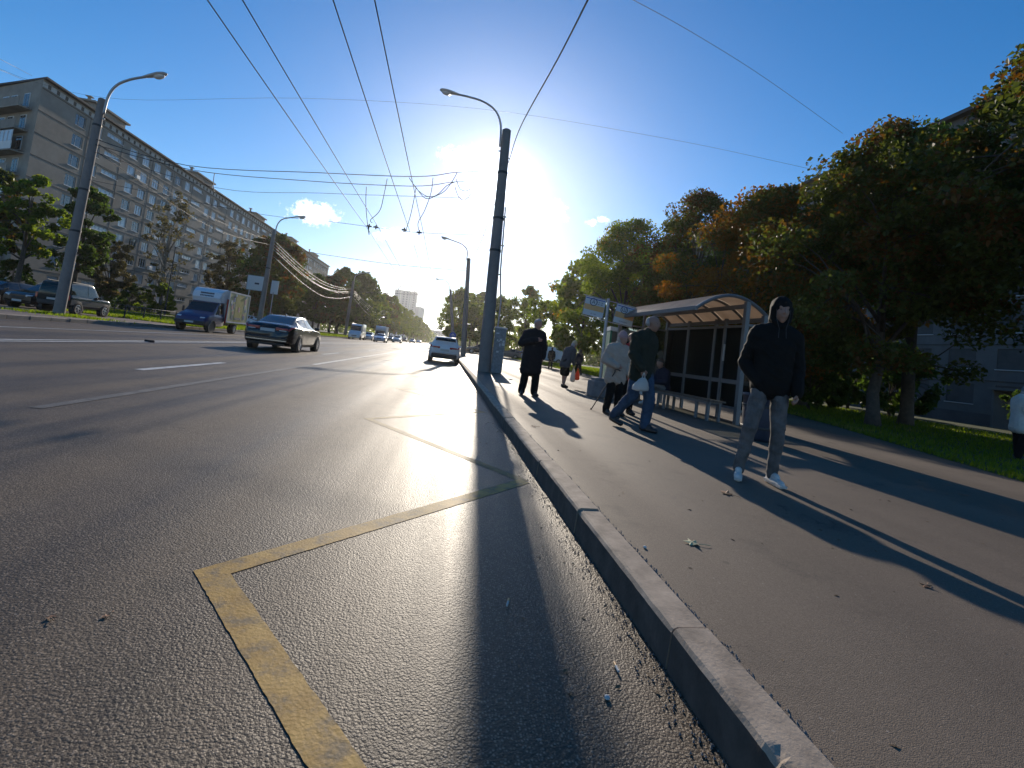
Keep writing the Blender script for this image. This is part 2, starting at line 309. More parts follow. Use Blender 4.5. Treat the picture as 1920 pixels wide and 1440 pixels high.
M['haird'] = mat('hair_dark', (.03, .024, .02), .6, var=.3, vscale=60)
def cloth(n, c, v=.18): return mat('cloth_'+n, c, .85, var=v, vscale=9, bump=.45, bscale=14, bdist=.02, spec=.2)
M['cblack'] = cloth('black', (.007, .0065, .006)); M['cgreyjean'] = cloth('grey_denim', (.105, .10, .097), .45); M['cjean'] = cloth('blue_denim', (.034, .062, .105), .35)
M['colive'] = cloth('dark_olive', (.022, .026, .018)); M['cbeige'] = cloth('beige', (.40, .31, .25), .1); M['cred'] = cloth('red', (.35, .03, .025)); M['ccoat'] = cloth('charcoal', (.018, .016, .017))
M['cgrey'] = cloth('slate_grey', (.07, .07, .075)); M['cnavy'] = cloth('navy', (.018, .02, .035)); M['cgreyt'] = cloth('mid_grey', (.19, .175, .165)); M['cwhite'] = cloth('off_white', (.50, .48, .44), .1)
M['cpink'] = cloth('dusty_pink', (.36, .22, .22)); M['cstraw'] = cloth('straw', (.42, .36, .22)); M['chatgrey'] = cloth('grey_blue', (.16, .18, .19))
M['shoew'] = mat('shoe_white', (.52, .50, .47), .6, var=.15, vscale=20); M['shoeb'] = mat('shoe_black', (.015, .014, .014), .45)
def bagmat(n, c):
    m = bpy.data.materials.new(n); m.use_nodes = True; t = m.node_tree; t.nodes.clear()
    o = N(t, 'ShaderNodeOutputMaterial'); d = N(t, 'ShaderNodeBsdfPrincipled'); tr = N(t, 'ShaderNodeBsdfTranslucent'); s = N(t, 'ShaderNodeMixShader')
    d.inputs['Base Color'].default_value = (*c, 1); tr.inputs[0].default_value = (*c, 1); d.inputs['Roughness'].default_value = .35; s.inputs[0].default_value = .5
    L(t, d.outputs[0], s.inputs[1]); L(t, tr.outputs[0], s.inputs[2]); L(t, s.outputs[0], o.inputs[0]); return m
M['bagw'] = bagmat('bag_white', (.66, .64, .60)); M['bago'] = bagmat('bag_orange', (.70, .16, .06))
M['tower'] = mat('tower_panel', (.50, .50, .52), .85, var=.1, vscale=.05); M['towerd'] = mat('tower_window_band', (.2, .22, .25), .3)
M['leafdead'] = mat('fallen_leaf_brown', (.24, .11, .05), .7, var=.3, vscale=30); M['leafpale'] = mat('fallen_leaf_pale', (.42, .40, .22), .7, var=.3, vscale=30)
M['dark'] = mat('shadow_gap', (.012, .012, .012), .9)
M['fence'] = mat('fence_iron', (.03, .03, .03), .6)

# ------------------------------------------------------------------ mesh helpers
def link(o, parent=None):
    COL.objects.link(o)
    if parent is not None: o.parent = parent
    return o
class MB:
    def __init__(s): s.v = []; s.f = []
    def add(s, vs, fs):
        k = len(s.v); s.v += [tuple(q) for q in vs]; s.f += [tuple(i+k for i in f) for f in fs]; return s
    def box(s, c, d, rz=0., m=None):
        x, y, z = d[0]/2, d[1]/2, d[2]/2; ca, sa = math.cos(rz), math.sin(rz)
        vs = []
        for a in (-1, 1):
            for b in (-1, 1):
                for e in (-1, 1):
                    X, Y, Z = a*x, b*y, e*z
                    vs.append((c[0]+X*ca-Y*sa, c[1]+X*sa+Y*ca, c[2]+Z))
        if m is not None: vs = [m @ Vector(q) for q in vs]
        return s.add(vs, [(0, 1, 3, 2), (4, 6, 7, 5), (0, 4, 5, 1), (2, 3, 7, 6), (0, 2, 6, 4), (1, 5, 7, 3)])
    def bevbox(s, c, d, b, rz=0.):
        bm = bmesh.new(); bmesh.ops.create_cube(bm, size=1)
        for q in bm.verts: q.co = Vector((q.co.x*d[0], q.co.y*d[1], q.co.z*d[2]))
        bmesh.ops.bevel(bm, geom=bm.edges[:], offset=b, segments=2, affect='EDGES', profile=.5)
        mm = Matrix.Translation(c) @ Matrix.Rotation(rz, 4, 'Z')
        bm.verts.index_update(); s.add([mm @ q.co for q in bm.verts], [[q.index for q in f.verts] for f in bm.faces]); bm.free(); return s
    def tube(s, pts, r, n=6, cap=True, flat=1.0):
        pts = [Vector(p) for p in pts]; rs = r if isinstance(r, (list, tuple)) else [r]*len(pts)
        k = len(s.v); T = None
        for i, p in enumerate(pts):
            d = (pts[min(i+1, len(pts)-1)]-pts[max(i-1, 0)])
            if d.length < 1e-9: d = Vector((0, 0, 1))
            d.normalize()
            if T is None:
                a = Vector((0, 0, 1)) if abs(d.z) < .9 else Vector((1, 0, 0)); T = d.cross(a).normalized()
            else:
                T = (T-d*T.dot(d)).normalized()
            B = d.cross(T)
            for j in range(n):
                t = 2*math.pi*j/n; s.v.append(tuple(p+(T*math.cos(t)+B*math.sin(t)*flat)*rs[i]))
        for i in range(len(pts)-1):
            for j in range(n):
                a = k+i*n+j; b = k+i*n+(j+1) % n; s.f.append((a, b, b+n, a+n))
        if cap:
            s.f.append(tuple(k+j for j in reversed(range(n)))); s.f.append(tuple(k+(len(pts)-1)*n+j for j in range(n)))
        return s
    def lathe(s, prof, n=16, c=(0, 0, 0), ax='z', cap=True):
        k = len(s.v)
        for (r, h) in prof:
            for j in range(n):
                t = 2*math.pi*j/n; a, b = r*math.cos(t), r*math.sin(t)
                q = (a, b, h) if ax == 'z' else ((h, a, b) if ax == 'x' else (b, h, a))
                s.v.append((c[0]+q[0], c[1]+q[1], c[2]+q[2]))
        for i in range(len(prof)-1):
            for j in range(n):
                a = k+i*n+j; b = k+i*n+(j+1) % n; s.f.append((a, b, b+n, a+n))
        if cap:
            s.f.append(tuple(k+j for j in reversed(range(n)))); s.f.append(tuple(k+(len(prof)-1)*n+j for j in range(n)))
        return s
    def poly(s, pts, z0, z1):                     # vertical prism from a flat outline
        n = len(pts); vs = [(p[0], p[1], z0) for p in pts]+[(p[0], p[1], z1) for p in pts]
        fs = [tuple(reversed(range(n))), tuple(range(n, 2*n))]+[(i, (i+1) % n, n+(i+1) % n, n+i) for i in range(n)]
        return s.add(vs, fs)
    def quad(s, a, b, c, d): return s.add([a, b, c, d], [(0, 1, 2, 3)])
    def build(s, name, m, parent=None, smooth=False, ang=None):
        me = bpy.data.meshes.new(name); me.from_pydata(s.v, [], s.f)
        for q in (m if isinstance(m, list) else [m]): me.materials.append(M[q] if isinstance(q, str) else q)
        if smooth: me.polygons.foreach_set('use_smooth', [True]*len(me.polygons))
        me.validate(); me.update()
        o = link(bpy.data.objects.new(name, me), parent)
        return o
def smooth_angle(o, deg=40):
    bm = bmesh.new(); bm.from_mesh(o.data); bmesh.ops.remove_doubles(bm, verts=bm.verts, dist=1e-5); bmesh.ops.recalc_face_normals(bm, faces=bm.faces)
    for e in bm.edges:
        if len(e.link_faces) == 2 and e.calc_face_angle(0) > R(deg): e.smooth = False
    for f in bm.faces: f.smooth = True
    bm.to_mesh(o.data); bm.free(); return o
def tag(o, label=None, cat=None, group=None, kind=None):
    if label: o['label'] = label
    if cat: o['category'] = cat
    if group: o['group'] = group
    if kind: o['kind'] = kind
    return o
def thing(name, label, cat, loc=(0, 0, 0), rz=0., group=None, scale=1.):
    o = bpy.data.objects.new(name, None); COL.objects.link(o); o.location = loc; o.rotation_euler = (0, 0, rz); o.scale = (scale,)*3; o.empty_display_size = .2
    return tag(o, label, cat, group)
def inst(name, mesh, parent, loc=(0, 0, 0), rz=0., scale=None):
    o = bpy.data.objects.new(name, mesh); link(o, parent); o.location = loc; o.rotation_euler = (0, 0, rz)
    if scale: o.scale = scale
    return o
def text(name, body, size, m, parent, loc, rot, align='CENTER', ext=.002):
    c = bpy.data.curves.new(name, 'FONT'); c.body = body; c.size = size; c.align_x = align; c.align_y = 'CENTER'; c.extrude = ext
    tmp = bpy.data.objects.new(name, c); COL.objects.link(tmp); bpy.context.view_layer.update()
    me = bpy.data.meshes.new_from_object(tmp.evaluated_get(bpy.context.evaluated_depsgraph_get())); bpy.data.objects.remove(tmp); bpy.data.curves.remove(c)
    me.materials.clear(); me.materials.append(M[m]); o = bpy.data.objects.new(name, me); link(o, parent); o.location = loc; o.rotation_euler = rot; return o

# ================================================================== the setting
KX = .96          # face of the near kerb
FKX = -16.0       # face of the far kerb
SZ = .14          # height of the pavements
MB().add([(-2500, -300, -.06), (2500, -300, -.06), (2500, 4000, -.06), (-2500, 4000, -.06)], [(0, 1, 2, 3)]).build('ground', 'dirt')['kind'] = 'structure'
road = MB().add([(FKX-.1, -12, 0), (KX+.1, -12, 0), (KX+.1, 900, 0), (FKX-.1, 900, 0)], [(0, 1, 2, 3)]).build('road', 'road'); road['kind'] = 'structure'
# pavement on the right: its outer edge follows the lawn edge
EDGE = [(8.2, -12), (8.3, 5.2), (8.7, 6.1), (9.9, 9.0), (11.6, 13), (12.6, 16), (12.9, 19), (11.8, 26), (11.1, 33), (10.6, 44), (10.4, 75), (12, 140), (12, 900)]
wk = MB(); n = len(EDGE)
wk.add([(KX+.15, y, SZ) for x, y in EDGE]+[(x, y, SZ) for x, y in EDGE], [(i, n+i, n+i+1, i+1) for i in range(n-1)])
wk.build('pavement', 'walk')['kind'] = 'structure'
lw = MB(); lw.add([(x, y, SZ-.004) for x, y in EDGE]+[(36, y, SZ+.02) for x, y in EDGE], [(i, n+i, n+i+1, i+1) for i in range(n-1)])
lawn_r = lw.build('lawn', 'grass'); lawn_r['kind'] = 'structure'
# verge beyond the road: paved parking strip, then lawn
MB().add([(FKX-.15, -12, SZ), (-34, -12, SZ), (-34, 34.2, SZ), (FKX-.15, 34.2, SZ)], [(3, 2, 1, 0)]).build('parking_strip', 'lot')['kind'] = 'structure'
MB().add([(FKX-.15, 34.2, SZ+.004), (-60, 34.2, SZ+.004), (-60, 900, SZ+.004), (FKX-.15, 900, SZ+.004)], [(3, 2, 1, 0)]).build('lawn', 'grass')['kind'] = 'structure'
MB().add([(-34, -12, SZ), (-70, -12, SZ), (-70, 34.2, SZ), (-34, 34.2, SZ)], [(3, 2, 1, 0)]).build('yard', 'grass')['kind'] = 'structure'

# ---- kerbs: one stone after another
kerb = thing('kerb', None, None, (0, 0, 0)); kerb['kind'] = 'structure'
def kerbstone(L_, h=.16, w=.15, chip=False, seed=0):
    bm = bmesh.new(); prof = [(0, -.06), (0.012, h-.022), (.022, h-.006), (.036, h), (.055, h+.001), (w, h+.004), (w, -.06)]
    rnd = random.Random(seed); rows = []; tt = sorted([i/20 for i in range(21)]+([.545, .56, .575, .59] if chip else []))
    ns = len(tt)-1
    for i, tv in enumerate(tt):
        y = .006+(L_-.012)*tv; row = []
        for j, (a, b) in enumerate(prof):
            dx = dz = 0
            if j in (1, 2, 3): dx = rnd.uniform(-.0018, .0018); dz = rnd.uniform(-.0015, .001)
            if chip and j in (2, 3) and .55 < tv < .585: dx += .003; dz -= .006
            if chip and j in (1,) and .55 < tv < .585: dx += .002; dz -= .006
            row.append(bm.verts.new((a+dx, y, b+dz)))
        rows.append(row)
    for i in range(ns):
        for j in range(len(prof)-1):
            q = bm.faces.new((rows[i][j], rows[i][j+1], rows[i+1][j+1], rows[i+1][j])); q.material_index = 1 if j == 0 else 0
    bm.faces.new(rows[0][::-1]); bm.faces.new(rows[-1])
    bmesh.ops.recalc_face_normals(bm, faces=bm.faces)
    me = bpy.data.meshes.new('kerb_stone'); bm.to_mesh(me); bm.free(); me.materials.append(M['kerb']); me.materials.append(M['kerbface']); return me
KL = 1.30
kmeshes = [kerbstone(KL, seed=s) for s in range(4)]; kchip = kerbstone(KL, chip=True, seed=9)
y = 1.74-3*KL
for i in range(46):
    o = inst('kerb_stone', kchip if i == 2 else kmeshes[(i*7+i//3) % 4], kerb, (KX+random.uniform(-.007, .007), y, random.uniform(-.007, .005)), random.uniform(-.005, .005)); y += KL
kb = MB(); kb.box((KX+.075, (y+900)/2, .05), (.15, 900-y, .22)); o = kb.build('kerb_run', 'kerb', kerb)
fk = thing('far_kerb', None, None, (0, 0, 0)); fk['kind'] = 'structure'
fmesh = [MB().bevbox((-.075, .49, .04), (.15, .965, .235), .018).build('tmp', 'farkerb') for _ in range(1)][0]; fm = fmesh.data; bpy.data.objects.remove(fmesh)
y = 12.0
for i in range(55):
    inst('kerb_stone', fm, fk, (FKX+random.uniform(-.01, .01), y, random.uniform(-.012, .008)), random.uniform(-.006, .006)); y += 1.0
MB().box((FKX-.075, (y+900)/2, .04), (.15, 900-y, .23)).build('kerb_run', 'farkerb', fk)
MB().box((FKX-.075, 0, .04), (.15, 23.9, .23)).build('kerb_run', 'farkerb', fk)

# ---- paint on the road
def strip(name, x, y0, y1, w, m='white', z=.004, seg=1.0):
    b = MB(); k = max(1, int((y1-y0)/seg)); vs = []; rnd = random.Random(int(y0*10)+int(x*7))
    for i in range(k+1):
        yy = y0+(y1-y0)*i/k; vs += [(x-w/2+rnd.uniform(-.006, .006), yy, z), (x+w/2+rnd.uniform(-.006, .006), yy, z)]
    return b.add(vs, [(2*i, 2*i+1, 2*i+3, 2*i+2) for i in range(k)]).build(name, m, road)
strip('edge_line', -3.78, 5.2, 15, .13, 'whiteworn', seg=1.2); strip('edge_line', -3.78, 15, 330, .13, seg=2.5)
y = 9.05
while y < 240:
    strip('lane_dash', -5.12, y, y+3.2, .15); y += 12.4 if y < 60 else 12.4
strip('centre_line', -9.42, 5, 330, .13, seg=6); strip('centre_line', -9.12, 5, 330, .13, seg=6)
strip('lane_line', -12.55, 5, 90, .12, seg=6)
def zigzag(pts, w, z=.006):
    b = MB(); L2 = []; R2 = []
    for i, p in enumerate(pts):
        p = Vector((*p, 0))
        t0 = (p-Vector((*pts[i-1], 0))).normalized() if i else None; t1 = (Vector((*pts[i+1], 0))-p).normalized() if i < len(pts)-1 else None
        t0 = t0 or t1; t1 = t1 or t0; n0 = Vector((-t0.y, t0.x, 0)); n1 = Vector((-t1.y, t1.x, 0)); mm = (n0+n1).normalized(); k = w/2/max(.25, mm.dot(n0))
        L2.append(p+mm*k); R2.append(p-mm*k)
    rnd = random.Random(3)
    def jit(q, a): return (q.x+rnd.uniform(-a, a), q.y+rnd.uniform(-a, a), z)
    for i in range(len(pts)-1):
        k = 110; vs = []
        for j in range(k+1):
            t = j/k; a = 0 if j in (0, k) else .0022
            vs += [jit(L2[i].lerp(L2[i+1], t), a), jit(R2[i].lerp(R2[i+1], t), a)]
        b.add(vs, [(2*j, 2*j+1, 2*j+3, 2*j+2) for j in range(k)])
    return b
za, zb = gp(392, 1058), gp(992, 908)
print('zigzag', za, zb)
zz = [(.80, .10), (-.86, 2.26), (.83, 4.18), (-.88, 6.55), (.80, 8.45), (-.88, 10.8), (.80, 12.7), (-.88, 15.0), (.8, 17)]
zigzag(zz[:3], .118, .0028).build('zigzag_line', 'yellow', road); zigzag(zz[2:], .10, .0022).build('zigzag_line', 'yellowworn', road)
# tar seams and patches
def tarpatch(pts, name='tar_seam', m='cable', w=.02):
    b = MB(); vs = []
    for p in pts: vs += [(p[0]-w, p[1], .0035), (p[0]+w, p[1], .0035)]
    b.add(vs, [(2*i, 2*i+1, 2*i+3, 2*i+2) for i in range(len(pts)-1)]); return b.build(name, m, road)

# ---- grass blades on the lawns
def grass(name, label, poly_fn, n, h, seed):
    rnd = random.Random(seed); b = MB()
    for _ in range(n):
        q = poly_fn(rnd)
        if q is None: continue
        x, y, z, s = q; a = rnd.uniform(0, 6.28); hh = h*rnd.uniform(.5, 1.2)*s; w = .012*s; dx, dy = math.cos(a)*w, math.sin(a)*w; lx, ly = rnd.uniform(-.5, .5)*hh, rnd.uniform(-.5, .5)*hh
        b.add([(x-dx, y-dy, z), (x+dx, y+dy, z), (x+lx, y+ly, z+hh)], [(0, 1, 2)])
    o = b.build(name, 'blade'); tag(o, label, 'grass', kind='stuff'); return o
def edge_x(y):
    for (x0, y0), (x1, y1) in zip(EDGE, EDGE[1:]):
        if y0 <= y <= y1: return x0+(x1-x0)*(y-y0)/(y1-y0)
    return 12
def gr(rnd):
    y = 4+70*rnd.random()**1.6; x = edge_x(y)+.02+rnd.random()**1.3*14; return (x, y, SZ, 1+y/25)
grass('grass', 'mown green grass of the lawn strip under the maples by the pavement', gr, 60000, .07, 1)
def gl(rnd):
    y = 34.4+rnd.random()**1.5*70; x = FKX-.3-rnd.random()**1.2*26; return (x, y, SZ, 2+y/25)
grass('grass', 'bright mown grass of the lawn beyond the far kerb', gl, 60000, .05, 2)
def gpole(rnd):
    a = rnd.uniform(0, 6.28); r = .3+abs(rnd.gauss(0, .75)); return (-18.75+math.cos(a)*r*1.6, 26.2+math.sin(a)*r, SZ, 2.0)
grass('grass', 'tufts of grass round the foot of the lamp post beside the parked cars', gpole, 1500, .06, 3)

# ================================================================== buildings
def window_mesh(w, h, fr='wframe', kind=0, t=.07):
    b = MB(); d = .06
    b.box((0, 0, h/2-t/2), (w, d, t)); b.box((0, 0, -h/2+t/2), (w, d, t)); b.box((-w/2+t/2, 0, 0), (t, d, h-2*t)); b.box((w/2-t/2, 0, 0), (t, d, h-2*t))
    if kind in (0, 1):
        xs = (-w*.12,) if kind == 0 else (-w/6, w/6)
        for x in xs: b.box((x, 0, 0), (t*.85, d, h-2*t))
    if kind == 2:
        for i in range(1, 4): b.box((-w/2+w*i/4, 0, 0), (t*.8, d, h-2*t))
    b.box((0, -.09, -h/2-.04), (w+.1, .22, .05))
    o = b.build('tmp', fr); me = o.data; bpy.data.objects.remove(o); return me
def pane_mesh(w, h, m):
    o = MB().box((0, 0, 0), (w-.05, .02, h-.05)).build('tmp', m); me = o.data; bpy.data.objects.remove(o); return me

def facade(par, wall_m, cols, floors, y0, y1, fh, zbase, ztop, X, face, wspec, nparts, order_near, depth=.16, seam_every=True):
    """wall with real openings; cols: list of (y centre, width, kind); face=+1 looks to +x, -1 to -x"""
    b = MB(); cols = sorted(cols)
    def Q(ya, yb, za, zb, x=X):
        if yb-ya < 1e-4 or zb-za < 1e-4: return
        q = [(x, ya, za), (x, yb, za), (x, yb, zb), (x, ya, zb)]
        b.add(q if face > 0 else q[::-1], [(0, 1, 2, 3)])
    op = []
    for k in range(floors):
        zf = zbase+k*fh
        prev_top = zbase-1.0 if k == 0 else None
        rects = []
        for (yc, w, kind) in cols:
            hh, sill = (wspec['h'], wspec['sill']) if kind < 2 else (.62, 1.75)
            rects.append((yc-w/2, yc+w/2, zf+sill, zf+sill+hh, kind))
        ya = y0
        for (a, c, s0, s1, kind) in rects:
            Q(ya, a, zf, zf+fh); Q(a, c, zf, s0); Q(a, c, s1, zf+fh); ya = c
            xi = X-face*depth
            b.add([(X, a, s0), (xi, a, s0), (xi, a, s1), (X, a, s1)], [(0, 1, 2, 3)]); b.add([(X, c, s0), (xi, c, s0), (xi, c, s1), (X, c, s1)], [(3, 2, 1, 0)])
            b.add([(X, a, s0), (X, c, s0), (xi, c, s0), (xi, a, s0)], [(0, 1, 2, 3)]); b.add([(X, a, s1), (X, c, s1), (xi, c, s1), (xi, a, s1)], [(3, 2, 1, 0)])
            op.append((k, (a+c)/2, c-a, (s0+s1)/2, s1-s0, kind))
        Q(ya, y1, zf, zf+fh)
    Q(y0, y1, zbase-1.2, zbase); Q(y0, y1, zbase+floors*fh, ztop)
    wall = b.build('wall', wall_m, par)
    op.sort(key=lambda o: abs(o[1]-order_near)+o[0]*.001)
    cache = {}; rnd = random.Random(5); rest = MB(); restp = MB()
    rz = R(90) if face > 0 else R(-90)
    for i, (k, yc, w, zc, h, kind) in enumerate(op):
        x = X-face*(depth-.04)
        if i < nparts:
            fr = rnd.choice(wspec['frames']); pm = rnd.choice(wspec['panes'])
            key = (round(w, 2), round(h, 2), kind, fr)
            if key not in cache: cache[key] = window_mesh(w, h, fr, kind)
            kp = (round(w, 2), round(h, 2), pm)
            if kp not in cache: cache[kp] = pane_mesh(w, h, pm)
            wo = inst('window', cache[key], par, (x, yc, zc), rz); inst('pane', cache[kp], wo, (0, .02, 0))
        else:
            rest.box((x, yc, zc), (.05, .06, h)); rest.box((x, yc-w/2+.04, zc), (.05, .07, h)); rest.box((x, yc+w/2-.04, zc), (.05, .07, h)); rest.box((x+face*.06, yc, zc-h/2-.03), (.2, w+.1, .05))
            restp.box((x-face*.03, yc, zc), (.02, w-.04, h-.04))
    if rest.v:
        o = rest.build('window_frames', wspec['frames'][0], par); o['kind'] = 'stuff'; o = restp.build('window_panes', wspec['panes'][0], par); o['kind'] = 'stuff'
    return wall

# ---- long panel block on the left
LX = -50.0; LY0, LY1 = 61.6, 199.0; LTOP = 25.8; FH = 2.62; ZB = 1.15; NF = 9
lb = thing('apartment_block', 'long nine storey grey panel apartment block with open balconies on its end wall', 'building', (0, 0, 0))
cols = []; yy = LY0+6.2; pat = [1, 1, 9, 1, 1, 1, 1, 1, 1, 9]; k = 0
first = True
while yy < LY1-3:
    if pat[k % 10] == 9: cols.append((yy+.4, 3.3, 2)); yy += 4.6
    else: cols.append((yy, 1.75, 1 if k % 3 else 0)); yy += 3.05
    k += 1
facade(lb, 'panelL', cols, NF, LY0, LY1, FH, ZB, LTOP, LX, +1, dict(h=1.5, sill=.78, frames=['wframe', 'wframe', 'wframe2'], panes=['pane', 'pane2', 'pane2', 'pane']), 300, LY0)
# end wall: recedes from the street corner; balconies hang on it
pe = ray(0, 163); te = (LTOP-CAM_H)/pe.z; pend = Vector((0, 0, CAM_H))+pe*te
ed = Vector((pend.x-LX, pend.y-LY0, 0)); ed.normalize(); EW = 13.0; A0 = Vector((LX, LY0, 0)); A1 = A0+ed*EW; en = Vector((-ed.y, ed.x, 0))
if en.y > 0: en = -en
print('end wall', pend, ed)
b = MB(); b.add([(A0.x, A0.y, 0), (A1.x, A1.y, 0), (A1.x, A1.y, LTOP), (A0.x, A0.y, LTOP)], [(0, 1, 2, 3)]); b.add([(A1.x, A1.y, 0), (A1.x-3, LY1, 0), (A1.x-3, LY1, LTOP), (A1.x, A1.y, LTOP)], [(0, 1, 2, 3)]); b.add([(LX, LY1, 0), (A1.x-3, LY1, 0), (A1.x-3, LY1, LTOP), (LX, LY1, LTOP)], [(3, 2, 1, 0)])
b.build('end_wall', 'panelL2', lb)
rf = MB(); rf.add([(LX+.55, LY0-.3, LTOP), (A1.x, A1.y-.5, LTOP), (A1.x-3, LY1, LTOP), (LX+.55, LY1, LTOP), (LX+.55, LY0-.3, LTOP+.22), (A1.x, A1.y-.5, LTOP+.22), (A1.x-3, LY1, LTOP+.22), (LX+.55, LY1, LTOP+.22)], [(0, 1, 2, 3), (7, 6, 5, 4), (0, 4, 5, 1), (1, 5, 6, 2), (2, 6, 7, 3), (3, 7, 4, 0)])
roofo = rf.build('roof', 'roofdark', lb)
fz = MB(); fz.box((LX+.06, (LY0+LY1)/2, LTOP-.6), (.1, LY1-LY0-.02, .62)); fz.build('frieze', 'parapet', lb)
dm = MB().box((0, 0, 0), (.1, .42, .5)).build('tmp', 'seam'); dme = dm.data; bpy.data.objects.remove(dm)
yv = LY0+.8; i = 0
while yv < LY1-.5 and i < 90:
    inst('attic_vent', dme, lb, (LX+.08, yv, LTOP-.6)); yv += 1.3; i += 1
for k in range(1, NF+1):
    MB().box((LX+.012, (LY0+LY1)/2, ZB+k*FH), (.05, LY1-LY0-.04, .07)).build('floor_seam', 'seam', lb)
for j, yv in enumerate([c[0] for c in sorted(cols)]):
    if j % 2 == 0 and yv+1.53 < LY1: MB().box((LX+.008, yv+1.55, (ZB+LTOP-.95)/2+.1), (.03, .06, LTOP-ZB-1.2)).build('panel_joint', 'seam', lb)
for j, yv in enumerate((75.5, 103, 132, 160, 186)):
    h = MB(); h.box((LX-4.5, yv, LTOP+1.2), (5, 6.5, 2.0)); h.box((LX-4.5, yv, LTOP+2.3), (5.8, 7.4, .25)); h.tube([(LX-4, yv-1.5, LTOP+2.3), (LX-4, yv-1.5, LTOP+3.6)], .22, 8); h.box((LX-4, yv-1.5, LTOP+3.6), (.7, .7, .12)); h.build('lift_house', 'panelL2', lb)
for k in range(NF):
    zf = ZB+k*FH; c = A0+ed*5.2+en*.62
    rz = math.atan2(ed.y, ed.x)
    bb = MB(); bb.box((c.x, c.y, zf+.08), (7.6, 1.24, .16), rz)
    bal = bb.build('balcony', 'panelL2', lb)
    cf = A0+ed*5.2+en*1.2
    glazed = k in (6, 3, 4, 1)
    MB().box((cf.x, cf.y, zf+.62), (7.6, .07, .92), rz).build('railing', 'wframe' if glazed else 'panelL', bal)
    if glazed:
        MB().box((cf.x, cf.y, zf+1.72), (7.5, .03, 1.25), rz).build('balcony_glass', 'pane2', bal)
        g = MB()
        for t in range(9):
            q = cf+ed*(-3.7+t*.925)-en*-.03; g.box((q.x, q.y, zf+1.72), (.07, .06, 1.28), rz)
        g.box((cf.x, cf.y, zf+2.36), (7.6, .06, .06), rz); g.build('glazing_bars', 'wframe', bal)
    for t in (-2.3, .6, 2.6):
        q = A0+ed*(5.2+t)+en*.03
        wo = MB(); wo.box((q.x, q.y, zf+1.35), (1.3, .06, 1.7), rz); wo = wo.build('window', 'wframe', lb)
        q2 = q+en*.04; MB().box((q2.x-.3*ed.x, q2.y-.3*ed.y, zf+1.35), (.5, .03, 1.5), rz).build('pane', 'pane', wo); MB().box((q2.x+.3*ed.x, q2.y+.3*ed.y, zf+1.35), (.5, .03, 1.5), rz).build('pane', 'pane', wo)
# ground floor entrances
for yv in (84, 112, 140):
    MB().box((LX+1.0, yv, 2.9), (2.2, 4.2, .2)).build('entrance_canopy', 'roofdark', lb)
    MB().box((LX+.05, yv, 1.35), (.08, 1.9, 2.3)).build('door', 'fence', lb)

# ---- block on the right, behind the maples
RX = 38.5
rb = thing('apartment_block', 'grey panel apartment block in shade behind the maples', 'building', (0, 0, 0))
rc = []; yy = 18.2
while yy < 92: rc.append((yy, 1.95, 1)); yy += 3.3
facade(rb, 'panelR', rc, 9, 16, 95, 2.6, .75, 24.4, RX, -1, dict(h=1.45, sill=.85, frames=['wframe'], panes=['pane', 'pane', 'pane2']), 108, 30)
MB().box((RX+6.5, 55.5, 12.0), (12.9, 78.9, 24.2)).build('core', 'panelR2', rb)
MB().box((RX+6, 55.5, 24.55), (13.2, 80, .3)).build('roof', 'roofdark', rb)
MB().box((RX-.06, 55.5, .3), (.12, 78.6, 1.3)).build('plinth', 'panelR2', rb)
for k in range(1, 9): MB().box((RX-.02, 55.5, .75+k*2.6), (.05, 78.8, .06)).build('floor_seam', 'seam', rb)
for yv in (26.5, 46):
    p = MB(); p.box((RX-1.0, yv, 2.75), (2.0, 3.0, .18)); p.box((RX-.9, yv+1.3, 1.4), (1.8, .12, 2.6)); p.build('porch', 'panelR', rb)
    MB().box((RX-.08, yv, 1.3), (.1, 1.4, 2.3)).build('door', 'fence', rb)

# ---- far tower and the block closing the road
tw = thing('apartment_tower', 'far twenty storey apartment tower with a round arch on its roof', 'building', (0, 0, 0))
tl, tr_, tt = at_y(740, 548, 620), at_y(783, 545, 620), at_y(760, 546, 620)
W_ = tr_.x-tl.x; xc = (tl.x+tr_.x)/2; TH = tt.z+1.0
MB().box((xc, 628, TH/2), (W_, 16, TH)).build('wall', 'tower', tw)
MB().box((tr_.x+W_*.13, 640, TH*.36), (W_*.30, 14, TH*.72)).build('side_wing', 'tower', tw)
for k in range(20):
    for c_ in range(6):
        MB().box((tl.x+W_*(.12+.152*c_), 619.9, 3+TH*.94*k/20+1.2), (W_*.07, .3, TH/20*.55)).build('window', 'towerd', tw)
for (xx, ww) in ((xc-W_*.22, W_*.05), (xc+W_*.24, W_*.05)):
    MB().box((xx, 619.6, TH*.5), (ww, 1.2, TH*.96)).build('balcony_bay', 'kwhite', tw)
arc = MB(); arc.tube([(xc+math.cos(t)*W_*.36, 622, TH+math.sin(t)*W_*.26) for t in np.linspace(0, math.pi, 17)], .6, 6)
for t in np.linspace(.3, 2.84, 7): arc.tube([(xc+math.cos(t)*W_*.36, 622, TH), (xc+math.cos(t)*W_*.36, 622, TH+math.sin(t)*W_*.26)], .28, 5)
arc.build('roof_arch', 'steelg', tw)
adv = MB(); a0 = at_y(789, 592, 615); adv.box((a0.x, 615, a0.z), (7.5, .5, 20)); adv.build('sign_panel', 'kwhite', tw)
fb = thing('apartment_block', 'low far grey block closing the view at the end of the road', 'building', (0, 0, 0))
b0 = at_y(800, 630, 700); b1 = at_y(828, 630, 700)
MB().box(((b0.x+b1.x)/2+6, 706, 9), (b1.x-b0.x+14, 12, 18)).build('wall', 'tower', fb)
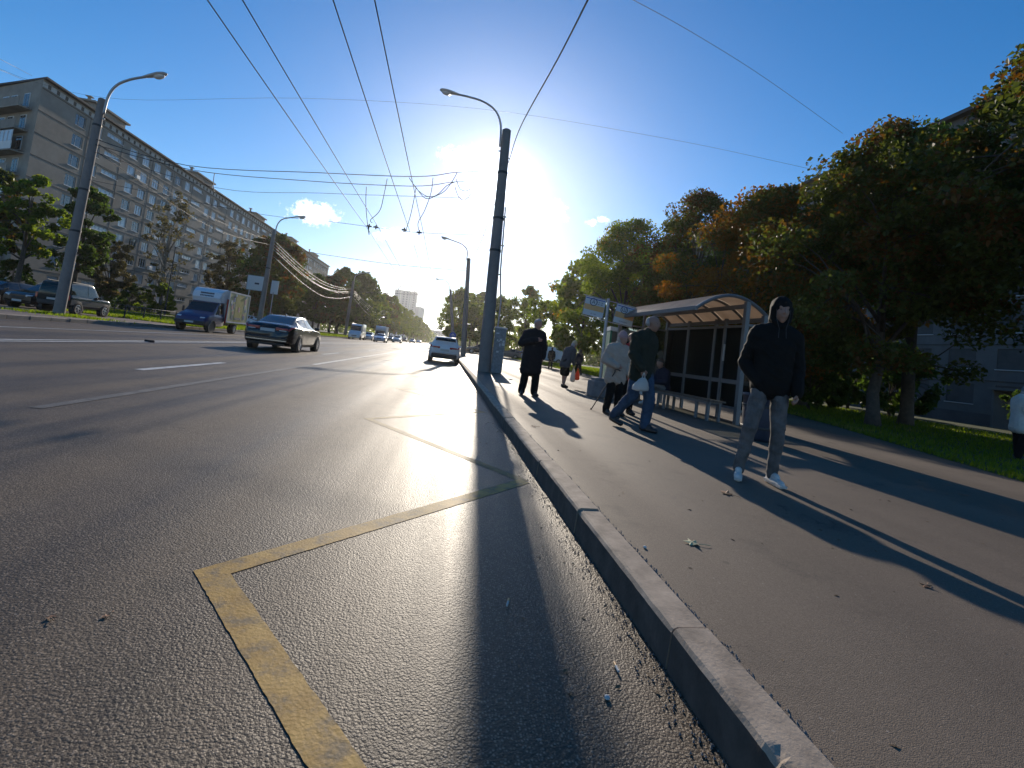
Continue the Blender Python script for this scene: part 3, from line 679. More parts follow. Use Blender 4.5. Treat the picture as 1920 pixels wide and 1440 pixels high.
for k in range(5):
    for c_ in range(8): MB().box((b0.x-1+c_*(b1.x-b0.x+14)/8.6+2, 699.9, 2.5+k*3.2), (1.9, .3, 1.6)).build('window', 'towerd', fb)
MB().box(((b0.x+b1.x)/2+6, 706, 18.3), (b1.x-b0.x+16, 13, .6)).build('roof', 'roofdark', fb)

# ================================================================== trees
def make_tree(h, spread, trunk_h, n_cl, per, leaf, seed, shape='round', trunk_r=.18, lean=0, sparse=0):
    """returns trunk+limb mesh data and leaf mesh data: limbs reach out to leaf clusters spread through the crown"""
    rnd = random.Random(seed); wood = MB(); ch = h-trunk_h
    c = []
    att = 0
    while len(c) < n_cl and att < n_cl*40:
        att += 1
        u = rnd.random(); t = u
        if shape == 'round': prof = math.sin(math.pi*min(1, .12+.88*t)**.85)**.6
        elif shape == 'cone': prof = max(.08, (1-t)**.7)*(.55+.45*min(1, t*5))
        else: prof = (math.sin(math.pi*(.15+.85*t)))**.75*(1 if t < .6 else 1.05)
        a = rnd.uniform(0, 2*math.pi); rr = spread*prof*(rnd.random()**.38)
        rr *= 1+.28*math.sin(a*3+seed)+.16*math.sin(a*5+t*9+seed*2)
        p = Vector((math.cos(a)*rr, math.sin(a)*rr, trunk_h+ch*(t*.96+.02)))
        if mnoise.noise(p*.55+Vector((seed*3.1, 0, 0))) < -.22+sparse and rnd.random() < .9: continue
        c.append(p)
    top = Vector((lean, 0, trunk_h+ch*.72))
    tp = [Vector((0, 0, -.1)), Vector((0.02, .03, .5)), Vector((lean*.2+rnd.uniform(-.1, .1), rnd.uniform(-.1, .1), trunk_h*.6)), Vector((lean*.4, 0, trunk_h)), Vector((lean*.7+rnd.uniform(-.2, .2), rnd.uniform(-.2, .2), trunk_h+ch*.38)), top]
    wood.tube(tp, [trunk_r*1.45, trunk_r*1.08, trunk_r*.95, trunk_r*.82, trunk_r*.5, trunk_r*.12], 9)
    # main limbs to well-spread clusters, lesser limbs from them
    limbs = []
    for i in range(min(len(c), 11)):
        q = c[int(i*len(c)/11)]; s = tp[3].lerp(tp[5], max(0, min(.8, (q.z-trunk_h)/ch*.75-.12)))
        m1 = s.lerp(q, .5)+Vector((rnd.uniform(-.2, .2), rnd.uniform(-.2, .2), .12*(q-s).length)); pts = [s, m1, q]
        wood.tube(pts, [trunk_r*.42, trunk_r*.26, trunk_r*.07], 6); limbs.append(pts)
    for q in c:
        best = None
        for l in limbs:
            for t in (.35, .6, .85):
                s = l[0].lerp(l[1], t*2) if t < .5 else l[1].lerp(l[2], t*2-1); d = (s-q).length
                if best is None or d < best[0]: best = (d, s)
        s = best[1]; mid = s.lerp(q, .55)+Vector((rnd.uniform(-.15, .15), rnd.uniform(-.15, .15), .1))
        wood.tube([s, mid, q], [.028*trunk_r/.18, .018, .007], 4, cap=False)
    vs = []; fs = []
    rs = np.random.RandomState(seed)
    for q in c:
        k = max(6, int(per*rnd.uniform(.55, 1.35))); sg = rnd.uniform(.32, .62)*spread/3.2
        P = rs.normal(0, 1, (k, 3)); P /= np.maximum(.001, np.linalg.norm(P, axis=1))[:, None]; P *= (rs.rand(k, 1)**.45)*sg*np.array([1.35, 1.35, .95]); P += np.array(q)
        nrm = rs.normal(0, .75, (k, 3)); nrm[:, 2] += .75; nrm /= np.linalg.norm(nrm, axis=1)[:, None]
        ax = np.cross(nrm, rs.normal(0, 1, (k, 3))); ax /= np.maximum(.001, np.linalg.norm(ax, axis=1))[:, None]; bx = np.cross(nrm, ax)
        L_ = leaf*rs.uniform(.45, 1.5, (k, 1)); dr = np.array([0, 0, -1])*L_*.25
        a0 = P-ax*L_*.5; a1 = P+bx*L_*.42+nrm*L_*.12; a2 = P+ax*L_*.55+dr; a3 = P-bx*L_*.42+nrm*L_*.12
        base = len(vs); vs.extend(np.stack([a0, a1, a2, a3], 1).reshape(-1, 3).tolist()); fs.extend([(base+4*i, base+4*i+1, base+4*i+2, base+4*i+3) for i in range(k)])
    lm = bpy.data.meshes.new('crown'); lm.from_pydata(vs, [], fs)
    w = wood.build('tmp', 'trunk', smooth=True); wm = w.data; bpy.data.objects.remove(w)
    return wm, lm
TREES = {}
def tree(loc, label, spec, leaf_mat, group=None, name='maple_tree', sc=1., rz=0., bark='trunk', zs=1.):
    key = spec
    if key not in TREES: TREES[key] = {}
    if 'w' not in TREES[key]: TREES[key]['w'], TREES[key]['l'] = make_tree(*spec)
    ck = (leaf_mat, bark)
    if ck not in TREES[key]:
        l = TREES[key]['l'].copy(); l.materials.clear(); l.materials.append(M[leaf_mat]); w = TREES[key]['w'].copy(); w.materials.clear(); w.materials.append(M[bark]); TREES[key][ck] = (w, l)
    w, l = TREES[key][ck]
    t = thing(name, label, 'tree', loc, rz, group); t.scale = (sc, sc, sc*zs)
    inst('trunk', w, t); inst('crown', l, t); return t
# spec: h, spread, trunk_h, clusters, leaves per cluster, leaf size, seed, shape, trunk radius
S1 = (11, 3.9, 2.0, 150, 290, .135, 11, 'round', .2, .2, .0)
S2 = (12, 3.6, 2.1, 150, 290, .135, 23, 'tall', .2, -.2, .0)
S3 = (10, 4.0, 1.8, 150, 290, .135, 35, 'round', .19, .3, .02)
S4 = (11, 3.5, 4.3, 120, 290, .135, 29, 'round', .2, .1, .02)
F1 = (12, 4.0, 2.0, 110, 70, .40, 41, 'round', .22, 0, .0)
F2 = (13, 3.7, 2.0, 110, 70, .40, 52, 'tall', .22, 0, .0)
F3 = (11, 3.6, 2.2, 90, 60, .42, 63, 'round', .2, 0, .04)
B1 = (14, 2.6, 3.0, 60, 26, .26, 77, 'tall', .2, 1.0, .10)
B2 = (11, 2.3, 2.0, 110, 60, .26, 88, 'tall', .16, 0, .04)
Y1 = (11, 2.5, 3.6, 60, 110, .26, 71, 'round', .2, 0, .05)
Y2 = (11, 2.6, 3.0, 70, 110, .26, 73, 'tall', .2, 0, .02)
SH = (4.2, 1.9, .5, 60, 60, .26, 91, 'round', .07, 0, .0)
GR = 'maples on the lawn behind the bus stop'
tree((14.6, 14.6, SZ), 'big maple turning rusty brown opposite the hooded man, trunk at the lawn edge', S1, 'leafM', GR, rz=.4, sc=.95)
tree((15.0, 10.0, SZ), 'maple with reddish upright top shoots over the woman in the pale jacket', S4, 'leafM', GR, rz=2.2, sc=.96)
tree((13.4, 19.6, SZ), 'maple with bright amber foliage rising behind the shelter roof', S3, 'leafO', GR, rz=1.1, sc=.95)
tree((19.0, 17.5, SZ), 'tall dark green maple behind the rusty maple', S4, 'leafG', GR, rz=3.4, sc=1.12)
tree((14.2, 27.0, SZ), 'maple with a pointed green and russet crown behind the bus stop sign', S2, 'leafM', GR, rz=5.0, sc=1.0)
tree((20.0, 24.5, SZ), 'yellowing maple between the amber maple and the grey block', S1, 'leafO', GR, rz=.9, sc=1.02)
tree((14.0, 37.0, SZ), 'dense green maple left of the pointed maple', S1, 'leafL', GR, rz=2.0, sc=1.16)
tree((21.0, 34.0, SZ), 'green maple filling the gap before the grey block', S3, 'leafG', GR, rz=4.0, sc=1.2)
tree((17.6, 7.2, SZ), 'dark maple at the very end of the row beside the grey block', S4, 'leafG', GR, rz=2.9, sc=.95)
tree((22.5, 12.0, SZ), 'green maple standing close to the grey block', S1, 'leafG', GR, rz=1.9, sc=.95)
tree((13.6, 47.5, SZ), 'light green tree at the end of the maple row by the lawn', F1, 'leafL', GR, rz=.6, sc=.98)
tree((19, 46, SZ), 'round green tree behind the end of the maple row', F2, 'leafL', GR, rz=1.6, sc=1.0)
tree((14.5, 58, SZ), 'light green tree past the maple row, over the parked cars', F3, 'leafL', GR, rz=2.6, sc=1.0)
GC = 'green street trees beyond the stop'
for (x, y, s, sp, m, lab) in ((9.5, 92, .95, F1, 'leafL', 'round light green street tree right behind the big lamp post'), (13.5, 84, 1.0, F2, 'leafL', 'light green street tree over the white parked cars'),
        (5.0, 104, 1.1, F3, 'leafL', 'sunlit green street tree behind the second lamp post'), (2.6, 118, 1.25, F1, 'leafL', 'sunlit green street tree overhanging the kerb beyond the white car'),
        (1.8, 150, 1.25, F2, 'leafL', 'far green street tree over the blue round sign'), (8.0, 125, 1.2, F2, 'leafG', 'darker street tree behind the sunlit ones')):
    tree((x, y, SZ), lab, sp, m, GC, sc=s, rz=x, name='street_tree')
GL = 'avenue trees along the far side of the road'
row = [(-26.0, 74, 1.15, F1, 'leafM', 'large maple with a russet top at the corner of the avenue beyond the black car'), (-28, 86, 1.05, F2, 'leafG', None), (-25, 94, 1.0, F3, 'leafG', None), (-24, 103, 1.05, F1, 'leafM', 'small orange topped maple beside the third far lamp post'), (-24, 110, 1.15, F2, 'leafG', None), (-23, 124, 1.35, F1, 'leafG', None),
       (-24, 138, 1.35, F2, 'leafL', None), (-22, 154, 1.25, F3, 'leafL', None), (-23, 170, 1.3, F1, 'leafM', 'avenue maple with rusty patches before the tower'), (-22, 190, 1.3, F2, 'leafL', None), (-22, 212, 1.3, F1, 'leafL', None), (-21, 238, 1.3, F3, 'leafL', None), (-21, 268, 1.3, F2, 'leafL', None), (-20, 300, 1.3, F1, 'leafL', None), (-20, 340, 1.3, F2, 'leafL', None), (-19, 385, 1.3, F1, 'leafL', None), (-18, 440, 1.3, F3, 'leafL', None)]
for i, (x, y, s, sp, m, lab) in enumerate(row):
    tree((x, y, SZ), lab or 'green avenue tree in the close row beyond the far kerb', sp, m, GL, sc=s, rz=i*1.3, name='avenue_tree')
for i, (x, y) in enumerate(((-30, 80), (-31, 98), (-30, 118), (-31, 140), (-30, 165))):
    tree((x, y, SZ), 'green tree in the second row behind the avenue trees', F2, 'leafG', 'second row of avenue trees', sc=1.0, rz=i*2.1, name='avenue_tree')
def by_px(px, pytop, X): 
    q = at_x(px, pytop, X); return q.y, q.z
GB = 'trees in front of the long apartment block'
for (px, py, X, sp, m, lab, bark) in ((72, 322, -33, Y1, 'leafL', 'sunlit yellow green tree before the end wall of the long block', 'trunk'), (172, 345, -34, Y2, 'leafG', 'dark green tree just behind the nearest far lamp post', 'trunk'), (222, 432, -36, B2, 'leafD', 'small dull tree with thin foliage beside the dark green tree', 'trunk'),
        (338, 352, -36, B1, 'leafD', 'half bare leaning tree with sparse dry leaves before the long block', 'trunk2'), (440, 432, -38, B2, 'leafD', 'brownish thin tree behind the box truck', 'trunk'), (4, 310, -37, Y1, 'leafM', 'autumn tree at the edge of the end wall', 'trunk')):
    y, z = by_px(px, py, X); s = (z-SZ)/sp[0]*.98
    tree((X, y, SZ), lab, sp, m, GB, sc=s, rz=px, name='yard_tree', bark=bark)
for i, (px, X, s, m, lab) in enumerate(((298, -33, .9, 'leafL', 'rounded bright green bush behind the sign pole on the lawn'), (398, -38, 1.25, 'leafO', 'yellow orange bush behind the box truck'), (245, -37, .8, 'leafG', 'dark low bush by the ground floor windows'), (200, -36, .7, 'leafG', 'dark low shrub beside the green off-roader'), (480, -36, 1.0, 'leafG', 'dark shrub under the billboard'), (20, -36, .8, 'leafG', 'dark shrub behind the parked grey car'))):
    y = y_for_px(X, px, 1.0); tree((X, y, SZ), lab, SH, m, 'bushes before the long block', sc=s, rz=i*1.7, name='bush')
for i, (x, y, s, lab) in enumerate(((25.5, 24.5, 1.0, 'broad dark shrub before the shaded facade, level with the rusty maple'), (27.5, 29.5, 1.1, 'tall dark shrub before the shaded facade behind the hooded man'), (24, 32, 1.1, 'dark shrub between the amber maple and the facade'), (17.5, 21, .8, 'low dark shrub behind the shelter glass'), (30, 33, .7, 'low dark shrub near the porch of the shaded block'), (17, 30, .9, 'dark shrub behind the green kiosk'), (16.5, 41, .9, 'leafy shrub on the lawn past the kiosk'), (33, 22, .8, 'dark shrub under the shaded windows'))):
    tree((x, y, SZ), lab, SH, 'leafG', 'shrubs under the maples', sc=s, rz=i*2.2, name='bush')

# far wood that closes the view between the street trees: one mass, nobody could count it
rs = np.random.RandomState(99); vs = []; fs = []
for (xa, xb, ya, yb, hh, nn) in ((14, 140, 150, 190, 10.5, 9000), (-150, -40, 230, 300, 12, 8000), (2, 40, 330, 420, 12, 4000), (-40, -16, 470, 560, 12, 3000)):
    for k in range(nn//40):
        x, y = rs.uniform(xa, xb), rs.uniform(ya, yb); top = hh*(.72+.28*math.sin(x*.31)+.12*rs.rand()); c0 = np.array([x, y, 0]); 
        for j in range(40):
            p = c0+np.array([rs.normal(0, 2.2), rs.normal(0, 2.2), top*rs.rand()**.8]); q = len(vs); a = rs.normal(0, 1, 3); a /= np.linalg.norm(a); b = np.cross(a, rs.normal(0, 1, 3)); b /= np.linalg.norm(b); s = .75
            vs += [tuple(p-a*s), tuple(p+b*s*.8), tuple(p+a*s), tuple(p-b*s*.8)]; fs.append((q, q+1, q+2, q+3))
me = bpy.data.meshes.new('far_wood'); me.from_pydata(vs, [], fs); me.materials.append(M['leafL'])
tag(link(bpy.data.objects.new('far_wood', me)), 'far green wood closing the view behind the street trees', 'wood', kind='stuff')

acm = MB().bevbox((0, 0, 0), (.34, .8, .55), .03).build('tmp', 'wframe'); acd = acm.data; bpy.data.objects.remove(acm)
rn = random.Random(21)
for k in range(16):
    c = sorted(cols)[rn.randrange(2, 24)]
    if c[2] < 2: inst('air_conditioner', acd, lb, (LX+.2, c[0]+rn.choice((-1.25, 1.25)), ZB+rn.randrange(1, 9)*FH+1.0))

# ================================================================== poles, lamps and overhead wires
def catmull(pts, k=6):
    pts = [Vector(p) for p in pts]; out = []
    for i in range(len(pts)-1):
        p0, p1, p2, p3 = pts[max(i-1, 0)], pts[i], pts[i+1], pts[min(i+2, len(pts)-1)]
        for j in range(k):
            t = j/k; out.append(.5*((2*p1)+(p2-p0)*t+(2*p0-5*p1+4*p2-p3)*t*t+(3*p1-p0-3*p2+p3)*t**3))
    out.append(pts[-1]); return out
def lamp_post(label, base, top, r0, r1, arm, head_dir, group, bands=(), hs=1.):
    t = thing('lamp_post', label, 'lamp post', base, 0, group); b = Vector(base); tp = Vector(top)-b
    p = MB(); p.tube([Vector((0, 0, -.05)), tp*.33, tp*.66, tp], [r0, r0+(r1-r0)*.33, r0+(r1-r0)*.66, r1], 20)
    p.build('pole', 'concrete', t); smooth_angle(t.children[0])
    c = MB(); c.tube([tp, tp+tp.normalized()*.05], [r1*1.02, r1*.7], 16); c.build('cap', 'concrete', t)
    a = [Vector(q)-b for q in arm]; MB().tube(catmull(a, 5), .045*hs, 8).build('arm', 'steelg', t, smooth=True)
    e = a[-1]; d = Vector(head_dir).normalized(); sd = d.cross(Vector((0, 0, 1))).normalized(); u = sd.cross(d).normalized()
    h = MB(); prof = [(-.12, .05, .05), (0, .07, .07), (.2, .11, .09), (.45, .16, .10), (.66, .12, .08), (.74, .04, .03)]
    k = len(h.v); n_ = 10
    for (s, w, hh) in prof:
        for j in range(n_):
            an = 2*math.pi*j/n_; h.v.append(tuple(e+(d*s+sd*math.cos(an)*w+u*(math.sin(an)*hh*(1 if math.sin(an) > 0 else .45)))*hs))
    for i in range(len(prof)-1):
        for j in range(n_): q = k+i*n_+j; q2 = k+i*n_+(j+1) % n_; h.f.append((q, q2, q2+n_, q+n_))
    h.f.append(tuple(k+j for j in range(n_))); h.f.append(tuple(k+(len(prof)-1)*n_+j for j in range(n_)))
    ho = h.build('lamp_head', 'lampgrey', t, smooth=True)
    g = MB(); cc = e+(d*.45-u*.05)*hs
    for i in range(6):
        for j in range(n_):
            th = math.pi/2*i/5; an = 2*math.pi*j/n_; g.v.append(tuple(cc+(d*math.cos(an)*.2*math.cos(th)+sd*math.sin(an)*.13*math.cos(th)-u*math.sin(th)*.1)*hs))
    for i in range(5):
        for j in range(n_): q = i*n_+j; q2 = i*n_+(j+1) % n_; g.f.append((q, q2, q2+n_, q+n_))
    g.build('lamp_bowl', 'lampglass', ho, smooth=True)
    for z in bands:
        f = z/tp.z; q = tp*f; rr = r0+(r1-r0)*f
        MB().tube([q-Vector((0, 0, .05)), q+Vector((0, 0, .05))], rr+.02, 16).build('band', 'fence', t)
    if arm:                                        # two clamps that carry the arm
        for z in (tp.z-.25, tp.z-.95):
            f = z/tp.z; q = tp*f; MB().box(q+(a[0]-q)*.5*0+Vector((a[0].x-q.x, 0, 0))*.5, (abs(a[0].x-q.x)+.06, .05, .05)).build('clamp', 'steelg', t)
    return t
PY = 20.4
base = at_y(907, 697, PY); base.z = SZ
def pl(pxs, y): return [at_y(a, b, y) for a, b in pxs]
LG = 'concrete lamp posts along the road'
P1 = lamp_post('thick grey concrete lamp post by the kerb with a grey cabinet at its foot', base, at_y(950, 245, PY), .275, .19, pl([(937, 275), (939, 236), (930, 209), (907, 191), (876, 181), (857, 177)], PY-.1), at_y(827, 169, PY)-at_y(857, 177, PY), LG, bands=(5.2, 6.6, 8.6))
tpv = at_y(950, 245, PY)-base
cnd = MB(); cnd.tube([(.36, -.05, .0), (.34, -.05, 3.0), tpv*.42+Vector((.30, -.05, 0)), tpv*.68+Vector((.26, -.05, 0))], .035, 6); cnd.build('cable_conduit', 'steelg', P1)
for f in (.25, .4, .52, .64): MB().box(tpv*f+Vector((.28, -.02, 0)), (.16, .04, .05)).build('conduit_clip', 'fence', P1)
y2 = 46.6; b2 = at_y(868, 668, y2); b2.z = SZ
lamp_post('second lamp post along the kerb, just beyond the white parked car', b2, at_y(879, 485, y2), .27, .18, pl([(875, 487), (876, 470), (868, 459), (852, 452), (843, 449)], y2-.1), at_y(833, 446, y2)-at_y(843, 449, y2), LG, hs=1.15)
y3 = 84; b3 = at_y(843, 652, y3); b3.z = SZ; b3.x = max(b3.x, 1.5)
lamp_post('third lamp post along the kerb before the sunlit street trees', b3, at_y(844.5, 543, y3)+Vector((b3.x*0, 0, 0)), .3, .2, pl([(843, 543), (841, 532), (833, 525), (826, 524)], y3-.1), at_y(819, 523, y3)-at_y(826, 524, y3), LG, hs=1.2)
yl = 26.2; bl = at_y(109.5, 590, yl); bl.z = SZ
L1 = lamp_post('tall far side lamp post standing among the parked cars', bl, at_y(192, 187, yl), .235, .165, pl([(194, 214), (203, 181), (219, 160), (245, 149), (274, 144)], yl-.1), at_y(296, 141, yl)-at_y(274, 144, yl), LG, bands=(4.2, 6.3, 9.6), hs=1.35)
yl2 = 54.0; bl2 = at_y(489, 584, yl2); bl2.z = SZ
L2 = lamp_post('far side lamp post rising behind the box truck and black car', bl2, at_y(514.6, 431, yl2), .27, .19, pl([(516, 440), (519, 424), (528, 412), (545, 408), (555, 407)], yl2-.1), at_y(567, 407, yl2)-at_y(555, 407, yl2), LG, hs=1.4, bands=(6.6,))
yl3 = 98.0; bl3 = at_y(652, 592, yl3); bl3.z = SZ
L3 = lamp_post('far side lamp post beside the orange topped maple', bl3, at_y(663, 527, yl3), .32, .24, pl([(664, 527), (667, 517), (677, 513), (684, 512)], yl3-.1), at_y(693, 511, yl3)-at_y(684, 512, yl3), LG, hs=1.5)
# cabinet leaning on the first post
cb = thing('cable_cabinet', 'narrow grey cable cabinet covered in torn notices at the lamp post foot', 'cabinet', (base.x+.50, PY+.02, SZ))
MB().bevbox((0, 0, .96), (.46, .42, 1.9), .015).build('body', 'cabinet', cb); MB().bevbox((0, 0, 1.93), (.52, .48, .06), .012).build('lid', 'paper', cb)
rnd = random.Random(12)
for i in range(16):
    MB().box((rnd.uniform(-.16, .16), -.2125-.001*i*.2, rnd.uniform(.7, 1.7)), (rnd.uniform(.05, .13), .002, rnd.uniform(.05, .16))).build('notice', rnd.choice(['paper', 'cabinet', 'paper', 'signw']), cb)
MB().box((.236, -.06, .9), (.006, .2, 1.5)).build('side_notice', 'paper', cb)
ws = MB(); ws.add([(.24, -.2, 1.0), (.50, -.2, 1.05), (.36, -.2, 1.28), (.24, -.215, 1.0), (.50, -.215, 1.05), (.36, -.215, 1.28)], [(0, 1, 2), (5, 4, 3), (0, 3, 4, 1), (1, 4, 5, 2), (2, 5, 3, 0)]); ws.build('warning_triangle', 'yellowsign', cb)

def wire(name, label, pts, r, group, m='wire', n=5, smooth_k=6, cat='wire'):
    p = catmull(pts, smooth_k) if len(pts) > 2 else [Vector(q) for q in pts]
    return tag(MB().tube(p, r, n).build(name, m, smooth=True), label, cat, group)
WG = 'overhead trolley wires'
# trolley contact wires, 5.8 m up, along the road; they hang from the cross spans
for (px, lab) in ((395, 'outermost trolley wire over the far lanes'), (460, 'second trolley wire over the far lanes'), (628, 'left wire of the trolley pair over the near lanes'), (705, 'right wire of the trolley pair nearest the kerb')):
    w = ray(px, 0); q = Vector((0, 0, CAM_H))+w*((5.75-CAM_H)/w.z)
    if px > 600: q2 = None
    pts = [Vector((q.x, yy, 5.75+.10*((yy-22) % 26-13)**2/169-.06)) for yy in np.linspace(-4, 330, 104)]
    tag(MB().tube(pts, .010, 5).build('trolley_wire', 'wire', smooth=True), lab, 'wire', WG)
def span(pxs, ya, yb): 
    x0, x1 = pxs[0][0], pxs[-1][0]; return [at_y(a, b, ya+(yb-ya)*(a-x0)/(x1-x0)) for a, b in pxs]
wire('span_cable', 'upper feeder cable strung across the road between the nearest lamp posts', span([(170, 258), (350, 310), (600, 324), (780, 331), (857, 323), (926, 322)], yl, PY), .017, 'cables across the road')
wire('span_cable', 'second feeder cable across the road just below the upper one', span([(168, 268), (357, 318), (560, 338), (770, 349), (855, 341), (923, 345)], yl, PY), .016, 'cables across the road')
wire('span_cable', 'thin steady wire across the road below the two feeder cables', span([(166, 282), (405, 352), (600, 362), (770, 368), (916, 372)], yl, PY), .010, 'cables across the road')
wire('span_wire', 'cross span holding the trolley wires between the nearest lamp posts', span([(158, 335), (467, 398), (608, 414), (700, 426), (785, 436), (910, 441)], yl, PY), .009, 'cables across the road')
wire('span_wire', 'cross span over the road at the second lamp posts', span([(508, 462), (612, 478), (740, 496), (876, 508)], yl2, y2), .022, 'cables across the road')
wire('span_wire', 'cross span over the road at the third lamp posts', span([(662, 548), (760, 551), (843, 556)], yl3, y3), .03, 'cables across the road')
wire('cable', 'thin telephone cable high across the whole sky', span([(-60, 100), (60, 152), (230, 186), (560, 184), (900, 204), (1240, 258), (1480, 308), (1700, 360)], 62, 36), .012, None)
wire('cable', 'thin cable slanting from the upper sky to the shaded block', [at_y(1150, -20, 14), at_y(1300, 62, 18), at_y(1440, 150, 23), at_y(1580, 250, 30)], .010, None)
wire('cable', 'pair of cables leading to the roof corner of the long block, upper one', [at_y(-30, 95, 45), at_y(60, 142, 60)], .02, 'roof cables')
wire('cable', 'pair of cables leading to the roof corner of the long block, lower one', [at_y(-30, 118, 45), at_y(45, 150, 60)], .02, 'roof cables')
q0 = at_y(956, 297, PY); MB().box((0, 0, 0), (.28, .04, .04)).build('bracket', 'steelg', P1).location = q0-base-Vector((.12, 0, 0))
wire('feeder_cable', 'twisted feeder cable rising from the first lamp post toward the viewer', [q0, at_y(975, 240, PY*.72), at_y(1045, 112, PY*.47), at_y(1108, -12, PY*.33)], .016, 'feeder cable along the kerb')
q1 = at_y(884, 492, y2)
wire('feeder_cable', 'feeder cable dropping from the first lamp post to the second', [q0, at_y(905, 445, 33), q1], .016, 'feeder cable along the kerb')
# hangers and jumper loops where feeders meet the trolley wires
def yspan(px): return yl+(PY-yl)*(px-165)/(920-165)
JUMP = [([(687, 350), (686, 380), (688, 410), (692, 440), (691, 425)], 'left jumper cable hanging to the outermost trolley wire'), ([(726, 335), (720, 365), (712, 395), (695, 412), (698, 418)], 'second jumper cable hanging to the far trolley pair'),
        ([(780, 352), (775, 380), (768, 410), (760, 435)], 'jumper cable hanging to the near trolley pair, left'), ([(812, 333), (808, 362), (796, 395), (784, 418), (787, 437)], 'jumper cable hanging to the near trolley pair, right'),
        ([(767, 333), (785, 358), (806, 369), (830, 361), (846, 343), (857, 324)], 'deep slack loop of cable beside the sun, upper'), ([(779, 350), (798, 372), (820, 365), (838, 348), (853, 341)], 'deep slack loop of cable beside the sun, lower'),
        ([(855, 335), (862, 353), (873, 358), (884, 353)], 'small slack loop next to the lamp post, upper'), ([(853, 350), (860, 369), (872, 375), (884, 362)], 'small slack loop next to the lamp post, lower'),
        ([(402, 325), (400, 345), (402, 362)], 'short hanger under the feeder cables before the long block')]
for pxs, lab in JUMP:
    wire('jumper_cable', lab, [at_y(a, b, yspan(a)) for a, b in pxs], .016, 'jumper cables', m='cable', n=6)
for (a, b, lab) in ((692, 424, 'clamp on the outermost trolley wire'), (705, 426, 'clamp on the second trolley wire'), (758, 431, 'clamp on the left wire of the near pair'), (786, 436, 'clamp on the right wire of the near pair')):
    q = at_y(a, b, yspan(a)); c = MB(); c.box(q, (.22, .05, .06)); c.box(q, (.05, .05, .2)); tag(c.build('wire_clamp', 'cable'), lab, 'clamp', 'trolley wire clamps')
# bundle of cables along the far posts
for i, (a, b, sg) in enumerate(((455, 541, 14), (461, 543, 17), (467, 546, 20), (473, 549, 15), (486, 556, 26))):
    A, B = at_y(513, a-5, yl2), at_y(660, b, yl3); m_ = (A+B)/2; m_.z -= .9+sg*.045
    wire('bundle_cable', 'cable of the thick bundle strung along the far lamp posts', [A, A.lerp(m_, .5)-Vector((0, 0, .35)), m_, m_.lerp(B, .5)-Vector((0, 0, .35)), B], .017, 'cable bundle along the far posts', m='steelg')
    C = B+Vector((0, 60, -.3)); mm = (B+C)/2; mm.z -= 1.6+i*.2
    wire('bundle_cable', 'cable of the bundle running on past the third far lamp post', [B, mm, C], .02, 'cable bundle past the third far post', m='steelg')
for i, dz in enumerate((0, .5)):
    A, B = at_y(172, 262+i*16, yl), at_y(511, 452+i*8, yl2); m_ = (A+B)/2; m_.z -= .8+.3*i
    wire('bundle_cable', 'slack cable from the nearest far lamp post to the next', [A, m_, B], .016, 'slack cables between the far posts')

# ================================================================== bus stop
sh = thing('bus_shelter', 'open grey steel bus shelter with a curved amber roof and a bench', 'bus shelter', (7.02, 9.9, SZ), R(3.7))
# local: x negative toward the road, y along the road, z up
SLn = 4.2; EV = -1.78; ZE = 2.42; ZBk = 2.42; RISE = .40
def arch(x):
    t = (x-EV)/(0.06-EV); return ZE+(ZBk-ZE)*t+RISE*math.sin(math.pi*max(0, min(1, t)))**.9
xs_ = np.linspace(EV, .06, 13)
npan = 5
for k in range(npan):
    a, b_ = SLn*k/npan+.02, SLn*(k+1)/npan-.02; p = MB(); m_ = len(xs_)
    vs = [(x, a, arch(x)+.03) for x in xs_]+[(x, b_, arch(x)+.03) for x in xs_]+[(x, a, arch(x)+.042) for x in xs_]+[(x, b_, arch(x)+.042) for x in xs_]
    fs = [(i, i+1, m_+i+1, m_+i) for i in range(m_-1)]+[(2*m_+i, 3*m_+i, 3*m_+i+1, 2*m_+i+1) for i in range(m_-1)]
    p.add(vs, fs).build('roof_panel', 'poly', sh)
for k in range(npan+1):
    p = MB(); p.tube([(x, SLn*k/npan, arch(x)) for x in xs_], .03 if 0 < k < npan else .042, 6); p.build('roof_rib', 'shsteel', sh)
for nm, x, z in (('eave_beam', EV, ZE), ('back_beam', .0, ZBk-.02), ('mid_beam', -.55, arch(-.55)-.14)):
    MB().box((x, SLn/2, z), (.07, SLn+.06, .09)).build(nm, 'shsteel', sh)
posts = [(-.52, .0, .05), (-.05, .0, .05), (-.05, 1.35, .035), (-.05, 1.75, .035), (-.05, 3.0, .035), (-.05, SLn, .045), (-1.62, SLn, .045), (-.85, SLn, .035)]
for (x, y, r) in posts:
    h = arch(x)-.03; MB().box((x, y, h/2), (2*r, 2*r, h)).build('post', 'shsteel', sh)
def gpanel(x0, y0, x1, y1, z0, z1):
    dx, dy = x1-x0, y1-y0; l = math.hypot(dx, dy); MB().box(((x0+x1)/2, (y0+y1)/2, (z0+z1)/2), (l, .008, z1-z0), math.atan2(dy, dx)).build('glass_panel', 'glass', sh)
for a, b_ in ((.05, 1.3), (1.39, 1.71), (1.8, 2.95), (3.05, SLn-.06)): gpanel(-.05, a, -.05, b_, .32, 2.25)
gpanel(-.46, 0, -.11, 0, .3, 2.2); gpanel(-1.56, SLn, -.9, SLn, .3, 2.2); gpanel(-.8, SLn, -.1, SLn, .3, 2.2)
for z in (.3, .92, 2.27): MB().box((-.05, SLn/2, z), (.045, SLn-.1, .06 if z != .92 else .1)).build('rail', 'shsteel', sh)
